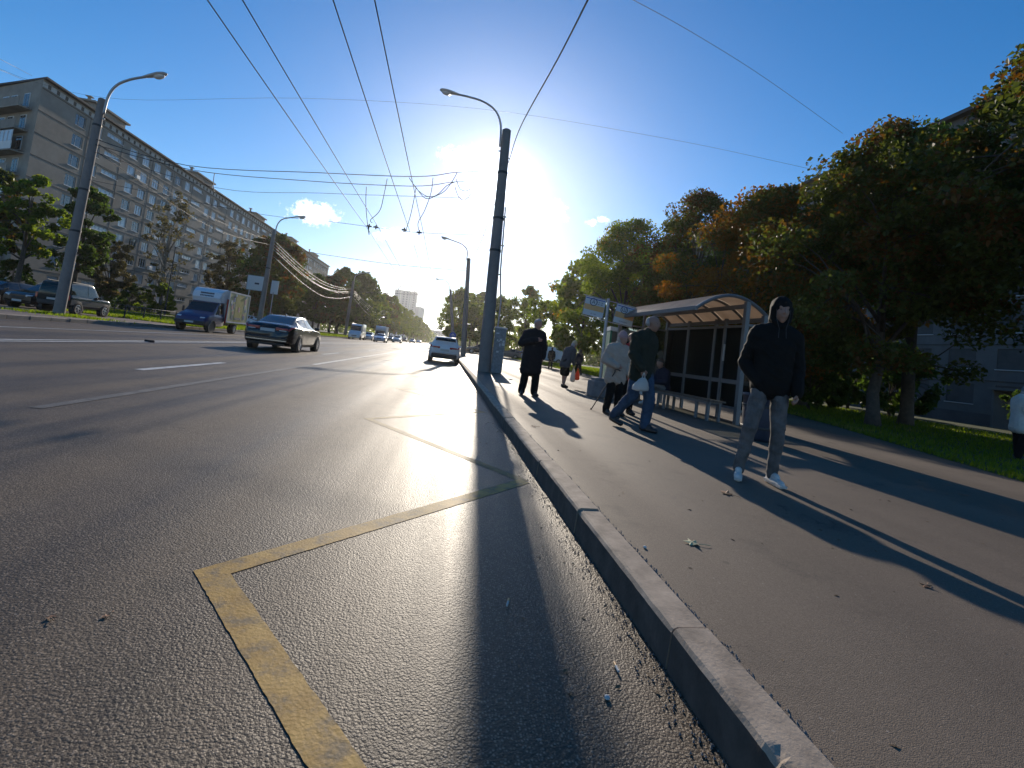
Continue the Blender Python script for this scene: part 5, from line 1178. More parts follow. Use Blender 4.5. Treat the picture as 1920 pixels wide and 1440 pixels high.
# ---- box truck with a blue cab
def box_truck(label, x, y, heading, cab_m, side_art, group=None, sc=1.):
    t = thing('box_truck', label, 'truck', (x, y, 0), heading, group, sc)     # front +y
    CABT = [(-.35, .42, .90, 1.1, .78, 1.95), (0.0, .40, .94, 1.15, .80, 2.02), (.45, .40, .95, 1.15, .80, 1.98), (1.2, .40, .95, 1.12, .84, 1.30), (1.75, .40, .93, 1.05, .82, 1.14), (2.05, .44, .86, .9, .74, .96), (2.15, .5, .76, .72, .66, .8)]
    B = Body(CABT, .06); o = B.skin(30).build('cab', cab_m, t, smooth=True); smooth_angle(o, 50)
    B.patch(.52, 1.17, 6.2, 8, both=True, off=.008).build('windscreen', 'glassdark', t, smooth=True)
    for s in (1, -1):
        B.patch(-.1, .95, 5.15, 5.92, s, .008, skew1=-.45).build('side_window', 'glassdark', t, smooth=True)
        for yg in (-.2, .98): B.patch(yg-.007, yg+.007, 2.3, 5.0, s, .004, n=1, k=9).build('door_gap', 'plastic', t)
        B.patch(1.3, 2.0, 1.3, 2.9, s, .012, n=8, k=4).build('bumper_wing', 'carsilver', t)
        MB().bevbox((s*.66, 2.0, .86), (.30, .16, .17), .05, -s*R(20)).build('headlight', 'clearlamp', t)
        MB().bevbox((s*1.08, .92, 1.36), (.1, .14, .34), .03).build('mirror', 'plastic', t)
        wheel(t, s*.80, 1.32, .34, .2, 6); wheel(t, s*.76, -2.0, .34, .36, 6)
        MB().lathe([(.41, -.1), (.41, .1), (.01, .1)] if s > 0 else [(.01, -.1), (.41, -.1), (.41, .1)], 22, (s*.855, 1.32, .36), 'x').build('wheel_arch', 'plastic', t)
        ring = MB(); ring.tube([(s*.965, 1.32+math.cos(a)*.43, .36+math.sin(a)*.43) for a in np.linspace(-.1, math.pi+.1, 14)], .035, 6); ring.build('arch_trim', 'carsilver', t)
    MB().bevbox((0, 2.10, .56), (1.7, .22, .24), .05).build('bumper', 'plastic', t); MB().box((0, 2.225, .58), (.52, .012, .115)).build('number_plate', 'plate', t); MB().bevbox((0, 2.06, .80), (.7, .1, .1), .03).build('grille', 'plastic', t)
    MB().box((0, -1.4, .58), (.8, 4.6, .14)).build('chassis', 'plastic', t)
    bx = MB().bevbox((0, -1.98, 1.82), (2.06, 3.3, 2.12), .03).build('cargo_box', 'boxwhite', t)
    fr = MB()
    for s in (1, -1):
        for z in (.80, 2.84): fr.box((s*1.035, -1.98, z), (.05, 3.36, .09))
        for yy in (-3.62, -.34): fr.box((s*1.035, yy, 1.82), (.05, .07, 2.12))
    fr.build('box_frame', 'boxwhite', t)
    fa = MB()                                      # wind deflector over the cab
    pr = [(-.30, 2.0), (.42, 1.98), (.55, 2.25), (.42, 2.62), (.05, 2.84), (-.30, 2.90)]; wdt = [.92, .86, .84, .86, .92, .96]
    k = len(pr); fa.add([(-w_, a, b) for (a, b), w_ in zip(pr, wdt)]+[(w_, a, b) for (a, b), w_ in zip(pr, wdt)], [tuple(range(k)), tuple(reversed(range(k, 2*k)))]+[(i, k+i, k+(i+1) % k, (i+1) % k) for i in range(k)])
    fa.build('wind_deflector', 'carwhite', t)
    if side_art:
        xa = -1.034                                # panel on the side seen from the pavement is at local -x when the truck faces the viewer
        MB().box((-1.036, -1.98, 1.82), (.012, 3.14, 1.92)).build('advert_panel', art['base'], t)
        ap = t.children[-1]; rn = random.Random(4)
        MB().box((-1.046, -1.98, 1.80), (.008, 1.25, 1.86)).build('advert_field', art['olive'], ap)
        for k in range(17):
            yy = rn.choice([rn.uniform(-3.4, -2.75), rn.uniform(-1.2, -.55)]); zz = rn.uniform(1.0, 2.6); s_ = rn.uniform(.16, .3)
            MB().box((-1.048-.0006*k, yy, zz), (.006, s_, s_*rn.uniform(.8, 1.3))).build('advert_picture', rn.choice([art['blue'], art['pink'], art['pale'], art['orange'], art['blue2']]), ap)
        MB().box((-1.052, -2.0, 1.72), (.006, .28, .34)).build('advert_picture', art['pink'], ap); MB().box((-1.052, -1.95, 1.08), (.006, 1.0, .16)).build('advert_lettering', art['blue2'], ap)
        for yy in (-1.25, -2.95): MB().bevbox((-1.07, yy, 2.66), (.06, .18, .16), .02).build('marker_lamp', 'clearlamp', t)
        for i, (zz, n_, sz) in enumerate(((2.52, 11, .09), (2.34, 9, .11))):
            q = MB()
            for j in range(n_): q.box((-.42+.84*(j+.5)/n_, .515-.05*i*0+(.0 if i else -.04), zz), (.84/n_*.72, .03, sz))
            q.build('lettering', 'signb', t)
        MB().box((-1.0, -.25, 1.5), (.06, .1, 1.6)).build('red_edge', 'cred', t)
    return t
art = dict(base=mat('advert_cream', (.46, .44, .22), .5, var=.1, vscale=2), olive=mat('advert_olive', (.30, .27, .045), .5, var=.15, vscale=3), blue=mat('advert_blue', (.08, .14, .25), .5), blue2=mat('advert_navy', (.10, .13, .14), .5), pink=mat('advert_pink', (.42, .22, .20), .5), pale=mat('advert_pale', (.45, .48, .46), .5), orange=mat('advert_orange', (.45, .28, .12), .5))
ty = y_for_px(-13.9, 395, 0.3)
print('truck y', ty)
box_truck('delivery truck with a blue cab and a white box printed with an olive advert', -14.75, ty+1.25, R(180), 'cabblue', True, 'box trucks', .94)
box_truck('far box truck with a plain white box beyond the pale blue saloon', -14.4, 108, R(180), 'cargrey', False, 'box trucks', 1.1)

# ================================================================== people
_bm = bmesh.new(); bmesh.ops.create_icosphere(_bm, subdivisions=2, radius=1); ICO = [v.co.copy() for v in _bm.verts]; _bm.free()
def blob(name, groups, voxel, m, parent, sm=3, wrinkle=0., wseed=0):
    """each group is a list of (point, radius) whose spheres are wrapped by one hull; all hulls are fused into one continuous skin"""
    bm = bmesh.new()
    for g in groups:
        t = bmesh.new()
        for p, r in g:
            rr = r if isinstance(r, (tuple, list)) else (r, r, r)
            for c in ICO: t.verts.new((p[0]+c.x*rr[0], p[1]+c.y*rr[1], p[2]+c.z*rr[2]))
        h = bmesh.ops.convex_hull(t, input=t.verts)
        junk = list({e for e in h['geom_interior']+h['geom_unused'] if isinstance(e, bmesh.types.BMVert)})
        bmesh.ops.delete(t, geom=junk, context='VERTS')
        vm = {v: bm.verts.new(v.co) for v in t.verts}
        for f in t.faces: bm.faces.new([vm[v] for v in f.verts])
        t.free()
    bmesh.ops.recalc_face_normals(bm, faces=bm.faces)
    me = bpy.data.meshes.new(name); bm.to_mesh(me); bm.free()
    o = bpy.data.objects.new(name, me); TMP.collection.objects.link(o)
    md = o.modifiers.new('r', 'REMESH'); md.mode = 'VOXEL'; md.voxel_size = voxel; md.use_smooth_shade = True
    TMP.view_layers[0].update(); dg = TMP.view_layers[0].depsgraph; dg.update()
    m2 = bpy.data.meshes.new_from_object(o.evaluated_get(dg)); bpy.data.objects.remove(o)
    bm = bmesh.new(); bm.from_mesh(m2)
    for _ in range(sm): bmesh.ops.smooth_vert(bm, verts=bm.verts, factor=.5, use_axis_x=True, use_axis_y=True, use_axis_z=True)
    if wrinkle:
        bm.normal_update()
        for v in bm.verts:
            q = Vector((v.co.x*4.5+wseed, v.co.y*4.5, v.co.z*11+v.co.x*6)); r_ = mnoise.noise(q); k = (1-abs(r_)*2.2)*.8+.6*mnoise.noise(v.co*9+Vector((wseed, 0, 0))); v.co += v.normal*k*wrinkle
    for f in bm.faces: f.smooth = True
    bm.to_mesh(m2); bm.free(); m2.materials.clear(); m2.materials.append(M[m])
    ob = bpy.data.objects.new(name, m2); link(ob, parent); return ob
TMP = bpy.data.scenes.new('tmp')
V = Vector
def limb(pts, rs): return [[(pts[i], rs[i]), (pts[i+1], rs[i+1])] for i in range(len(pts)-1)]
def hand(w, d, n, curl, side, s=1.):
    """w wrist, d direction of the hand, n palm normal, side +1/-1 where the thumb leaves"""
    d = V(d).normalized(); n = V(n); n = (n-d*n.dot(d)).normalized(); sd = d.cross(n).normalized()*side; g = []
    w = V(w); kn = w+d*.085*s
    g.append([(w, .024*s), (kn+sd*.028*s, .014*s), (kn-sd*.028*s, .013*s), (w+d*.045*s, .026*s)])
    for i, (o_, ln) in enumerate(((.030, .072), (.010, .080), (-.010, .075), (-.030, .058))):
        p = kn+sd*o_*s; a = curl*.35; pts = [p]
        for k, f in enumerate((.45, .32, .23)):
            dd = d*math.cos(a)+n*math.sin(a); p = p+dd*ln*f*s; pts.append(p); a += curl*.85
        g += limb(pts, [.0105*s, .0095*s, .009*s, .0075*s])
    p0 = w+d*.03*s+sd*.024*s; p1 = p0+(d*.6+sd*.75+n*.25*curl).normalized()*.04*s; p2 = p1+(d*.9+sd*.1+n*.45*curl).normalized()*.034*s
    g += limb([p0, p1, p2], [.015*s, .0125*s, .0095*s]); return g
def person(name, label, loc, rz, h, J, parts, vox=.012, face=True, skin='skin', group=None):
    s = h/1.78
    t = thing('person', label, 'person', loc, rz, group, s)
    D = dict(head=(0, -.02, 1.67), neck=(0, .01, 1.50), chest=(0, .01, 1.32), belly=(0, 0, 1.10), pelvis=(0, .01, .96), sl=(-.185, .01, 1.435), sr=(.185, .01, 1.435), el=(-.25, .02, 1.16), er=(.25, .02, 1.16), wl=(-.25, -.04, .92), wr=(.25, -.04, .92),
             hl=(-.095, 0, .93), hr=(.095, 0, .93), kl=(-.11, -.03, .51), kr=(.11, -.03, .51), al=(-.12, .02, .09), ar=(.12, .02, .09), fl=(-.14, -.19, .035), fr=(.14, -.19, .035), face=(0, -1, 0), dl=(0, -.1, -1), dr=(0, -.1, -1), nl=(1, 0, 0), nr=(-1, 0, 0), cl=.5, cr=.5, tl=1, tr=-1)
    D.update(J); P = {k: V(v) if isinstance(v, (tuple, list)) else v for k, v in D.items()}
    f = P['face'].normalized(); hd = P['head']; upv = V((0, 0, 1)); upv = (upv-f*upv.dot(f)).normalized(); rt_ = upv.cross(f)
    def fp(a, b, c): return hd+rt_*a+f*b+upv*c
    torso = [[(P['chest']+V((-.11, 0, .02)), .095), (P['chest']+V((.11, 0, .02)), .095), (P['belly']+V((-.07, 0, 0)), .095), (P['belly']+V((.07, 0, 0)), .095)], [(P['belly']+V((-.07, 0, 0)), .095), (P['belly']+V((.07, 0, 0)), .095), (P['pelvis']+V((-.08, 0, 0)), .105), (P['pelvis']+V((.08, 0, 0)), .105)],
             [(P['sl'], .06), (P['sr'], .06), (P['neck'], .058), (P['chest']+V((-.1, 0, .03)), .09), (P['chest']+V((.1, 0, .03)), .09)]]
    headg = [[(fp(0, -.025, .035), .088), (fp(0, .02, .045), .078), (fp(0, .045, -.02), .066)], [(fp(0, .045, -.02), .062), (fp(0, .062, -.085), .030), (fp(.03, .02, -.06), .035), (fp(-.03, .02, -.06), .035)],
             [(P['neck'], .056), (fp(0, -.015, -.06), .055)], [(fp(0, .098, .03), .010), (fp(0, .122, -.012), .012), (fp(.012, .10, -.015), .009), (fp(-.012, .10, -.015), .009)], [(fp(-.04, .085, .042), .014), (fp(.04, .085, .042), .014)], [(fp(-.018, .10, -.05), .008), (fp(.018, .10, -.05), .008)],
             [(fp(.082, -.005, .02), (.012, .02, .03))], [(fp(-.082, -.005, .02), (.012, .02, .03))]]
    arms = limb([P['sl'], P['el'], P['wl']], [.055, .042, .027])+limb([P['sr'], P['er'], P['wr']], [.055, .042, .027])
    legs = limb([P['hl'], P['kl'], P['al']], [.085, .058, .036])+limb([P['hr'], P['kr'], P['ar']], [.085, .058, .036])+limb([P['al'], P['fl']], [.036, .025])+limb([P['ar'], P['fr']], [.036, .025])
    hands = hand(P['wl'], P['dl'], P['nl'], P['cl'], P['tl'])+hand(P['wr'], P['dr'], P['nr'], P['cr'], P['tr'])
    blob('body', torso+headg+arms+hands+legs, vox, skin, t, sm=2)
    if face:
        for sx in (-1, 1):
            e = MB().lathe([(.001, -.011), (.008, -.008), (.011, 0), (.008, .008), (.001, .011)], 10, fp(sx*.034, .084, .018)); e.build('eye', 'eye', t); 
            q = fp(sx*.034, .0935, .018); MB().lathe([(.001, -.004), (.004, 0), (.001, .004)], 8, q).build('pupil', 'signb', t)
    jk = parts.get('jacket')
    if jk:
        g = jk.get('grow', .022); hem = jk.get('hem', .86); A = [[(p, r+g) for p, r in grp] for grp in torso[:1]+torso[2:]]
        pl_ = V((P['pelvis'].x, P['pelvis'].y, hem)); hw = jk.get('hw', .085)
        A.append([(P['belly']+V((-.08, 0, 0)), .095+g), (P['belly']+V((.08, 0, 0)), .095+g), (pl_+V((-hw, .0, .03)), .10+g), (pl_+V((hw, .0, .03)), .10+g)])
        for a, b, c, d in ((P['sl'], P['el'], P['wl'], P['dl']), (P['sr'], P['er'], P['wr'], P['dr'])): A += limb([a, b, b.lerp(c, .97)], [.058+g, .047+g, .036+g*.8])
        if jk.get('collar', True): A.append([(P['neck']+V((0, 0, -.01)), .068+g*.4), (P['neck']+V((0, -.005, .045)), .064+g*.3)])
        blob(jk.get('name', 'jacket'), A, vox, jk['m'], t, sm=3, wrinkle=jk.get('wr', .009), wseed=h*10)
    tr_ = parts.get('trousers')
    if tr_:
        g = tr_.get('grow', .02); A = [[(P['pelvis']+V((-.08, 0, .05)), .10+g*.6), (P['pelvis']+V((.08, 0, .05)), .10+g*.6), (P['hl'], .085+g), (P['hr'], .085+g)]]
        for a, b, c in ((P['hl'], P['kl'], P['al']), (P['hr'], P['kr'], P['ar'])): A += limb([a, b, c+V((0, 0, .0))], [.088+g, .062+g, tr_.get('cuff', .048)+g*.5])
        blob('trousers', A, vox, tr_['m'], t, sm=3, wrinkle=tr_.get('wr', .008), wseed=h*20)
    sk = parts.get('skirt')
    if sk:
        A = [[(P['pelvis']+V((-.09, 0, .03)), .11), (P['pelvis']+V((.09, 0, .03)), .11), (P['kl']+V((-.02, .02, .02)), .11), (P['kr']+V((.02, .02, .02)), .11)]]
        blob('skirt', A, vox, sk['m'], t, sm=3, wrinkle=.008)
    for a, fo in ((P['al'], P['fl']), (P['ar'], P['fr'])):
        d = V((fo.x-a.x, fo.y-a.y, 0)).normalized(); m_ = a.lerp(fo, .5); zt = min(a.z, .09); lift = max(0, a.z-.09)*.7
        heel = V((a.x, a.y, .04+lift))-d*.05; toe = V((fo.x, fo.y, max(.03, fo.z)))
        so = blob('shoe', [[(heel, .042), (V((m_.x, m_.y, (heel.z+toe.z)/2)), .046), (toe, .040)], [(heel+V((0, 0, .045)), .040), (m_+V((0, 0, .02)), .036)]], min(vox, .010), parts.get('shoe', 'shoeb'), t, sm=2)
        if parts.get('sole'):
            k = MB(); q0, q1 = heel, toe; dd = (q1-q0); pd = V((-d.y, d.x, 0)); k.add([tuple(q0-d*.045+pd*.034-V((0, 0, .030))), tuple(q0-d*.045-pd*.034-V((0, 0, .030))), tuple(q1+d*.045-pd*.038-V((0, 0, .02))), tuple(q1+d*.045+pd*.038-V((0, 0, .02))), tuple(q0-d*.05+pd*.04), tuple(q0-d*.05-pd*.04), tuple(q1+d*.05-pd*.042), tuple(q1+d*.05+pd*.042)], [(3, 2, 1, 0), (4, 5, 6, 7), (0, 1, 5, 4), (1, 2, 6, 5), (2, 3, 7, 6), (3, 0, 4, 7)]); k.build('sole', 'shoew', so)
    hr = parts.get('hair')
    if hr == 'hood':
        A = [[(fp(0, -.045, .05), .105), (fp(0, .0, .055), .105), (fp(0, -.06, -.06), .095)], [(fp(0, -.06, -.06), .095), (P['neck']+V((0, .03, -.02)), .10)], [(fp(.085, .02, -.06), .035), (fp(.09, .025, .03), .03), (fp(.06, -.05, -.08), .05)], [(fp(-.085, .02, -.06), .035), (fp(-.09, .025, .03), .03), (fp(-.06, -.05, -.08), .05)], [(fp(0, .045, .118), .028), (fp(.07, .035, .085), .028), (fp(-.07, .035, .085), .028)], [(fp(.08, .03, .03), .026), (fp(.07, .035, .085), .028)], [(fp(-.08, .03, .03), .026), (fp(-.07, .035, .085), .028)],
             [(fp(.075, .03, -.09), .032), (fp(0, .055, -.145), .034)], [(fp(-.075, .03, -.09), .032), (fp(0, .055, -.145), .034)]]
        blob('hood', A, vox, parts.get('hoodm', 'cblack'), t, sm=3)
        for sx in (-1, 1): MB().tube([fp(sx*.072, .072, .02), fp(sx*.07, .075, -.06), fp(sx*.035, .10, -.17), fp(sx*.04, .12, -.26)], .0028, 5).build('drawstring', 'cgrey', t)
    elif hr == 'hat':
        blob('hat', [[(fp(0, -.02, .075), .10), (fp(0, .02, .075), .092)], [(fp(0, -.01, .12), .085)]], vox, parts['hatm'], t, sm=3)
        blob('hair', [[(fp(0, -.045, -.01), .085), (fp(0, -.02, .06), .09)]], vox, 'hairg', t)
    elif hr == 'scarf':
        blob('head_scarf', [[(fp(0, -.03, .05), .103), (fp(0, .015, .06), .092)], [(fp(0, -.05, -.05), .09), (P['neck'], .075)], [(fp(.08, .01, -.04), .028), (fp(0, .05, -.12), .03)], [(fp(-.08, .01, -.04), .028), (fp(0, .05, -.12), .03)]], vox, parts['hatm'], t, sm=3)
    elif hr == 'short':
        blob('hair', [[(fp(0, -.04, .05), .094), (fp(0, .005, .085), .07)], [(fp(0, -.06, -.02), .072)]], vox, parts.get('hairm', 'hairg'), t, sm=2)
    elif hr == 'bald':
        blob('hair', [[(fp(.05, -.05, .0), .05), (fp(-.05, -.05, .0), .05), (fp(.04, -.06, .05), .045), (fp(-.04, -.06, .05), .045)]], vox, 'hairg', t, sm=2)
    return t, P, s
def local(t, s, p, rz): 
    v = V(p)*s; return V(t.location)+V((v.x*math.cos(rz)-v.y*math.sin(rz), v.x*math.sin(rz)+v.y*math.cos(rz), v.z))

# hooded man standing in the foreground
manobj = None
fL, fR = gp(1394, 902, SZ), gp(1456, 910, SZ); cen = (fL+fR)/2; print('man', fL, fR)
rzm = R(-24)                                        # turned to face the viewer
hx = (fR-fL).length/2
manobj = person('person', 'man in a black hooded jacket and grey jeans standing on the pavement, hand in pocket', (cen.x, cen.y+.05, SZ), rzm, 1.80,
       dict(head=(.075, -.03, 1.675), neck=(.065, .0, 1.505), chest=(.055, .01, 1.32), belly=(.05, 0, 1.10), pelvis=(.045, .01, .96), sl=(-.135, .01, 1.44), sr=(.25, .01, 1.42), el=(-.225, .07, 1.15), wl=(-.10, -.07, .955), dl=(.35, -.1, -.95), nl=(.3, 1, 0), cl=.3, er=(.315, .03, 1.13), wr=(.295, -.08, .90), dr=(-.1, -.25, -1), nr=(-1, .1, 0), cr=1.9,
            hl=(-.045, 0, .93), hr=(.14, 0, .93), kl=(-.135, -.05, .51), kr=(.155, -.03, .51), al=(-.19, .03, .09), ar=(.15, .02, .09), fl=(-.225, -.17, .035), fr=(.20, -.17, .035), face=(.12, -1, -.06)),
       dict(jacket=dict(m='cblack', hem=.90, grow=.028, wr=.011), trousers=dict(m='cgreyjean', grow=.008, cuff=.050, wr=.012), shoe='shoew', sole=True, hair='hood'), vox=.0075)
manobj[0].scale = (manobj[2]*.87, manobj[2]*.92, manobj[2])
# man walking past with a white plastic bag
wq = gp(1197, 808, SZ); rw_ = R(28)
tw_, Pw, sw = person('person', 'balding man in a dark olive jacket and blue jeans walking with a plastic bag', (wq.x, wq.y+.12, SZ), rw_, 1.80,
       dict(head=(.03, -.09, 1.66), neck=(.02, -.03, 1.50), chest=(.01, -.01, 1.32), sl=(-.19, 0, 1.43), sr=(.19, .02, 1.43), el=(-.255, -.02, 1.15), wl=(-.20, -.16, .95), dl=(.15, -.3, -1), nl=(1, .3, 0), cl=1.7, er=(.245, .10, 1.16), wr=(.24, .12, .92), hl=(-.09, 0, .93), hr=(.09, 0, .93), kl=(-.10, .05, .52), al=(-.115, .36, .17), fl=(-.12, .20, .05), kr=(.09, -.13, .51), ar=(.08, -.10, .085), fr=(.09, -.30, .035), face=(.25, -1, -.1)),
       dict(jacket=dict(m='colive', hem=.80, grow=.035, wr=.012), trousers=dict(m='cjean', grow=.026, cuff=.062, wr=.009), shoe='shoeb', hair='bald'), vox=.011)
hp = local(tw_, sw, (-.19, -.19, .87), rw_)
def bag(label, top, w, hgt, m, rz=0, seed=1, swing=(0, 0)):
    t = thing('plastic_bag', label, 'bag', top, rz); rows = 14; n_ = 20; b = MB()
    for i in range(rows):
        f = i/(rows-1); rx = w/2*(.22+.95*math.sin(min(1, f*1.25)*math.pi/2)**.8)*(1 if f < .88 else math.sqrt(max(0, 1-((f-.88)/.13)**2))); ry = rx*.5
        for j in range(n_):
            a = 2*math.pi*j/n_; k = 1+.13*mnoise.noise(V((math.cos(a)*2, math.sin(a)*2, f*5+seed)))+.05*math.sin(a*7+f*4)
            b.v.append((math.cos(a)*rx*k+swing[0]*f, math.sin(a)*ry*k+swing[1]*f, -.07-hgt*f))
    for i in range(rows-1):
        for j in range(n_): q = i*n_+j; q2 = i*n_+(j+1) % n_; b.f.append((q, q+n_, q2+n_, q2))
    b.f.append(tuple((rows-1)*n_+j for j in reversed(range(n_)))); b.build('sack', m, t, smooth=True)
    for s in (-1, 1): MB().tube(catmull([(s*w*.10, 0, -.08), (s*w*.06, 0, -.02), (0, 0, .0), (-s*w*.02, 0, -.02)], 4), .008, 6).build('handle', m, t)
    return t
bag('crumpled white plastic bag in the hand of the balding man', hp+V((0, -.02, .02)), .25, .21, 'bagw', .3, 2, (-.05, 0))
# woman with a cane and the companion in red
cq = gp(1146, 777, SZ); rc_ = R(14)
tc_, Pc, sc_ = person('person', 'elderly woman in a beige jacket and pink beret leaning on a cane', (cq.x, cq.y, SZ), rc_, 1.60,
       dict(head=(.03, -.07, 1.65), neck=(.01, -.02, 1.49), chest=(0, 0, 1.31), el=(-.285, .04, 1.16), wl=(-.13, -.20, 1.06), dl=(.9, -.3, -.2), nl=(0, 1, 0), cl=.9, er=(.26, .03, 1.15), wr=(.24, -.08, .93), face=(.35, -1, -.08), kl=(-.10, -.02, .5), kr=(.10, -.04, .5), al=(-.12, .06, .09), ar=(.10, -.05, .09), fl=(-.12, -.15, .035), fr=(.14, -.24, .035)),
       dict(jacket=dict(m='cbeige', hem=.74, grow=.045, hw=.11, wr=.012), trousers=dict(m='cblack', grow=.03, cuff=.06), shoe='shoeb', hair='hat', hatm='cpink'), vox=.012, skin='skin2')
ca, cb_ = local(tc_, sc_, (-.16, -.2, .93), rc_), gp(1108, 768, SZ)
cane = thing('walking_cane', 'thin dark walking cane set out to the side of the elderly woman', 'cane', cb_)
MB().tube([(0, 0, 0), ca-cb_], .011, 7).build('shaft', 'fence', cane); MB().tube(catmull([ca-cb_, ca-cb_+V((.0, 0, .04)), ca-cb_+V((.05, 0, .05)), ca-cb_+V((.1, 0, .03))], 4), .013, 7).build('handle', 'fence', cane); MB().lathe([(.016, 0), (.014, .03)], 8).build('ferrule', 'rubber', cane)
person('person', 'person in a red jacket and dark trousers close behind the woman with the cane', (cq.x+.42, cq.y+.42, SZ), R(5), 1.64, dict(el=(-.24, -.05, 1.15), wl=(-.16, -.2, 1.0), face=(-.2, -1, 0)), dict(jacket=dict(m='cred', hem=.80, grow=.035), trousers=dict(m='cblack', grow=.025), shoe='shoeb', hair='short', hairm='haird'), vox=.013, skin='skin2')
# man in a long dark coat with a hand on his chest
mq = gp(989, 741, SZ); rm_ = R(8)
person('person', 'man in a long charcoal coat with one hand raised to his chest', (mq.x, mq.y, SZ), rm_, 1.80,
       dict(head=(.035, -.05, 1.665), neck=(.02, -.01, 1.50), el=(-.30, .0, 1.20), wl=(-.02, -.205, 1.30), dl=(1, -.1, .12), nl=(0, 1, 0), cl=.5, er=(.27, .03, 1.16), wr=(.25, -.02, .92), al=(-.15, .03, .09), ar=(.15, 0, .09), fl=(-.20, -.17, .035), fr=(.17, -.20, .035), kl=(-.12, -.02, .5), kr=(.13, -.03, .5), face=(.2, -1, -.1)),
       dict(jacket=dict(name='coat', m='ccoat', hem=.56, grow=.045, hw=.12, wr=.010), trousers=dict(m='cblack', grow=.03, cuff=.07), shoe='shoeb', hair='short', hairm='hairg'), vox=.012, skin='skin2')
# stooped woman walking off with carrier bags
lq = gp(1055, 726, SZ); rl_ = R(120)
tl_, Pl, sl_ = person('person', 'stooped woman in a slate jacket and dark skirt carrying shopping bags', (lq.x, lq.y, SZ), rl_, 1.66,
       dict(head=(0, -.33, 1.57), neck=(0, -.22, 1.44), chest=(0, -.13, 1.29), belly=(0, -.04, 1.09), sl=(-.18, -.17, 1.38), sr=(.18, -.17, 1.38), el=(-.24, -.14, 1.10), er=(.24, -.14, 1.10), wl=(-.22, -.22, .87), wr=(.22, -.22, .87), cl=1.8, cr=1.8, face=(0, -1, -.35), kl=(-.09, -.02, .5), kr=(.09, -.05, .5), al=(-.09, .06, .09), ar=(.09, -.08, .09), fl=(-.10, -.13, .035), fr=(.10, -.27, .035)),
       dict(jacket=dict(m='cgrey', hem=.78, grow=.04, hw=.10), skirt=dict(m='cblack'), shoe='shoeb', hair='hat', hatm='cstraw'), vox=.013, face=False, skin='skin2')
h2 = local(tl_, sl_, (-.22, -.24, .80), rl_)
bag('heavy white carrier bag hanging from the hand of the stooped woman', h2, .30, .46, 'bagw', 1.2, 5)
bag('orange patterned carrier bag next to the white one of the stooped woman', h2+V((.14, -.02, -.04)), .22, .34, 'bago', .8, 8)
# far walker, seated person, woman at the right
for (a, b, lab, m, rz) in ((1031, 693, 'distant walker in dark clothes on the path beyond the stooped woman', 'ccoat', 170), (1083, 703, 'distant person in dark clothes near the lawn behind the bus stop base', 'cnavy', 200)):
    q = gp(a, b, SZ); person('person', lab, (q.x, q.y, SZ), R(rz), 1.72, dict(kl=(-.09, .08, .5), al=(-.1, .25, .13), fl=(-.1, .1, .05), kr=(.09, -.14, .5), ar=(.1, -.2, .09), fr=(.1, -.4, .035)), dict(jacket=dict(m=m, hem=.78, grow=.03), trousers=dict(m='cblack'), hair='short', hairm='haird'), vox=.02, face=False)
sq = V((6.0, 12.55, SZ))
person('person', 'person in a navy jacket sitting cross-legged on the shelter bench', (sq.x+.02, sq.y, SZ), R(-80), 1.75,
       dict(head=(0, -.16, 1.17), neck=(0, -.08, 1.01), chest=(0, -.03, .85), belly=(0, 0, .66), pelvis=(0, .02, .55), sl=(-.18, -.05, .95), sr=(.18, -.05, .95), el=(-.24, -.12, .70), er=(.24, -.12, .70), wl=(-.06, -.33, .64), wr=(.08, -.34, .66), dl=(.5, -.5, -.2), dr=(-.5, -.5, -.2), hl=(-.09, -.04, .53), hr=(.09, -.04, .53), kl=(-.08, -.46, .54), kr=(-.02, -.48, .66), al=(-.08, -.44, .10), ar=(-.30, -.50, .42), fl=(-.08, -.64, .04), fr=(-.42, -.62, .38), face=(0, -1, -.4)),
       dict(jacket=dict(m='cnavy', hem=.50, grow=.035), trousers=dict(m='cgreyt', grow=.02), shoe='shoew', hair='short', hairm='haird'), vox=.013, face=False)
rq = gp(1904, 862, SZ)
person('person', 'woman in an off-white jacket, grey hat and black trousers by the lawn', (rq.x+.06, rq.y, SZ), R(62), 1.62,
       dict(head=(0, -.10, 1.64), el=(-.25, -.02, 1.15), wl=(-.2, -.22, 1.0), er=(.25, -.02, 1.15), wr=(.2, -.22, 1.0), al=(-.09, .05, .09), ar=(.09, -.05, .09)),
       dict(jacket=dict(m='cwhite', hem=.74, grow=.045, hw=.11), trousers=dict(m='cblack', grow=.03, cuff=.06), shoe='shoeb', hair='hat', hatm='chatgrey'), vox=.011)
bpy.data.scenes.remove(TMP)

# ================================================================== small things on the ground
def leaf(label, px, py, z, size, m, rz, seed, group='fallen leaves on the pavement'):
    q = gp(px, py, z); t = thing('fallen_leaf', label, 'leaf', (q.x, q.y, z+.004), rz, group); rnd = random.Random(seed)
    out = [(0, -.5), (.18, -.35), (.5, -.32), (.34, -.05), (.55, .22), (.24, .2), (.0, .6), (-.24, .2), (-.55, .22), (-.34, -.05), (-.5, -.32), (-.18, -.35)]
    b = MB(); vs = [(0, 0, .012*size/.1)]+[(x*size, y*size, rnd.uniform(.0, .38)*size*abs(x+y*.5)) for x, y in out]; n_ = len(out)
    b.add(vs, [(0, 1+i, 1+(i+1) % n_) for i in range(n_)]).build('blade', m, t)
    MB().tube([(0, -.45*size, .003), (.05*size, -.9*size, .006), (.15*size, -1.2*size, .004)], .0018, 4).build('stalk', m, t)
leaf('curled pale green fallen leaf on the open pavement', 1297, 1020, SZ, .085, 'leafpale', 1.2, 1)
leaf('orange brown fallen leaf by the feet of the hooded man', 1362, 926, SZ, .10, 'leafdead', .4, 2)
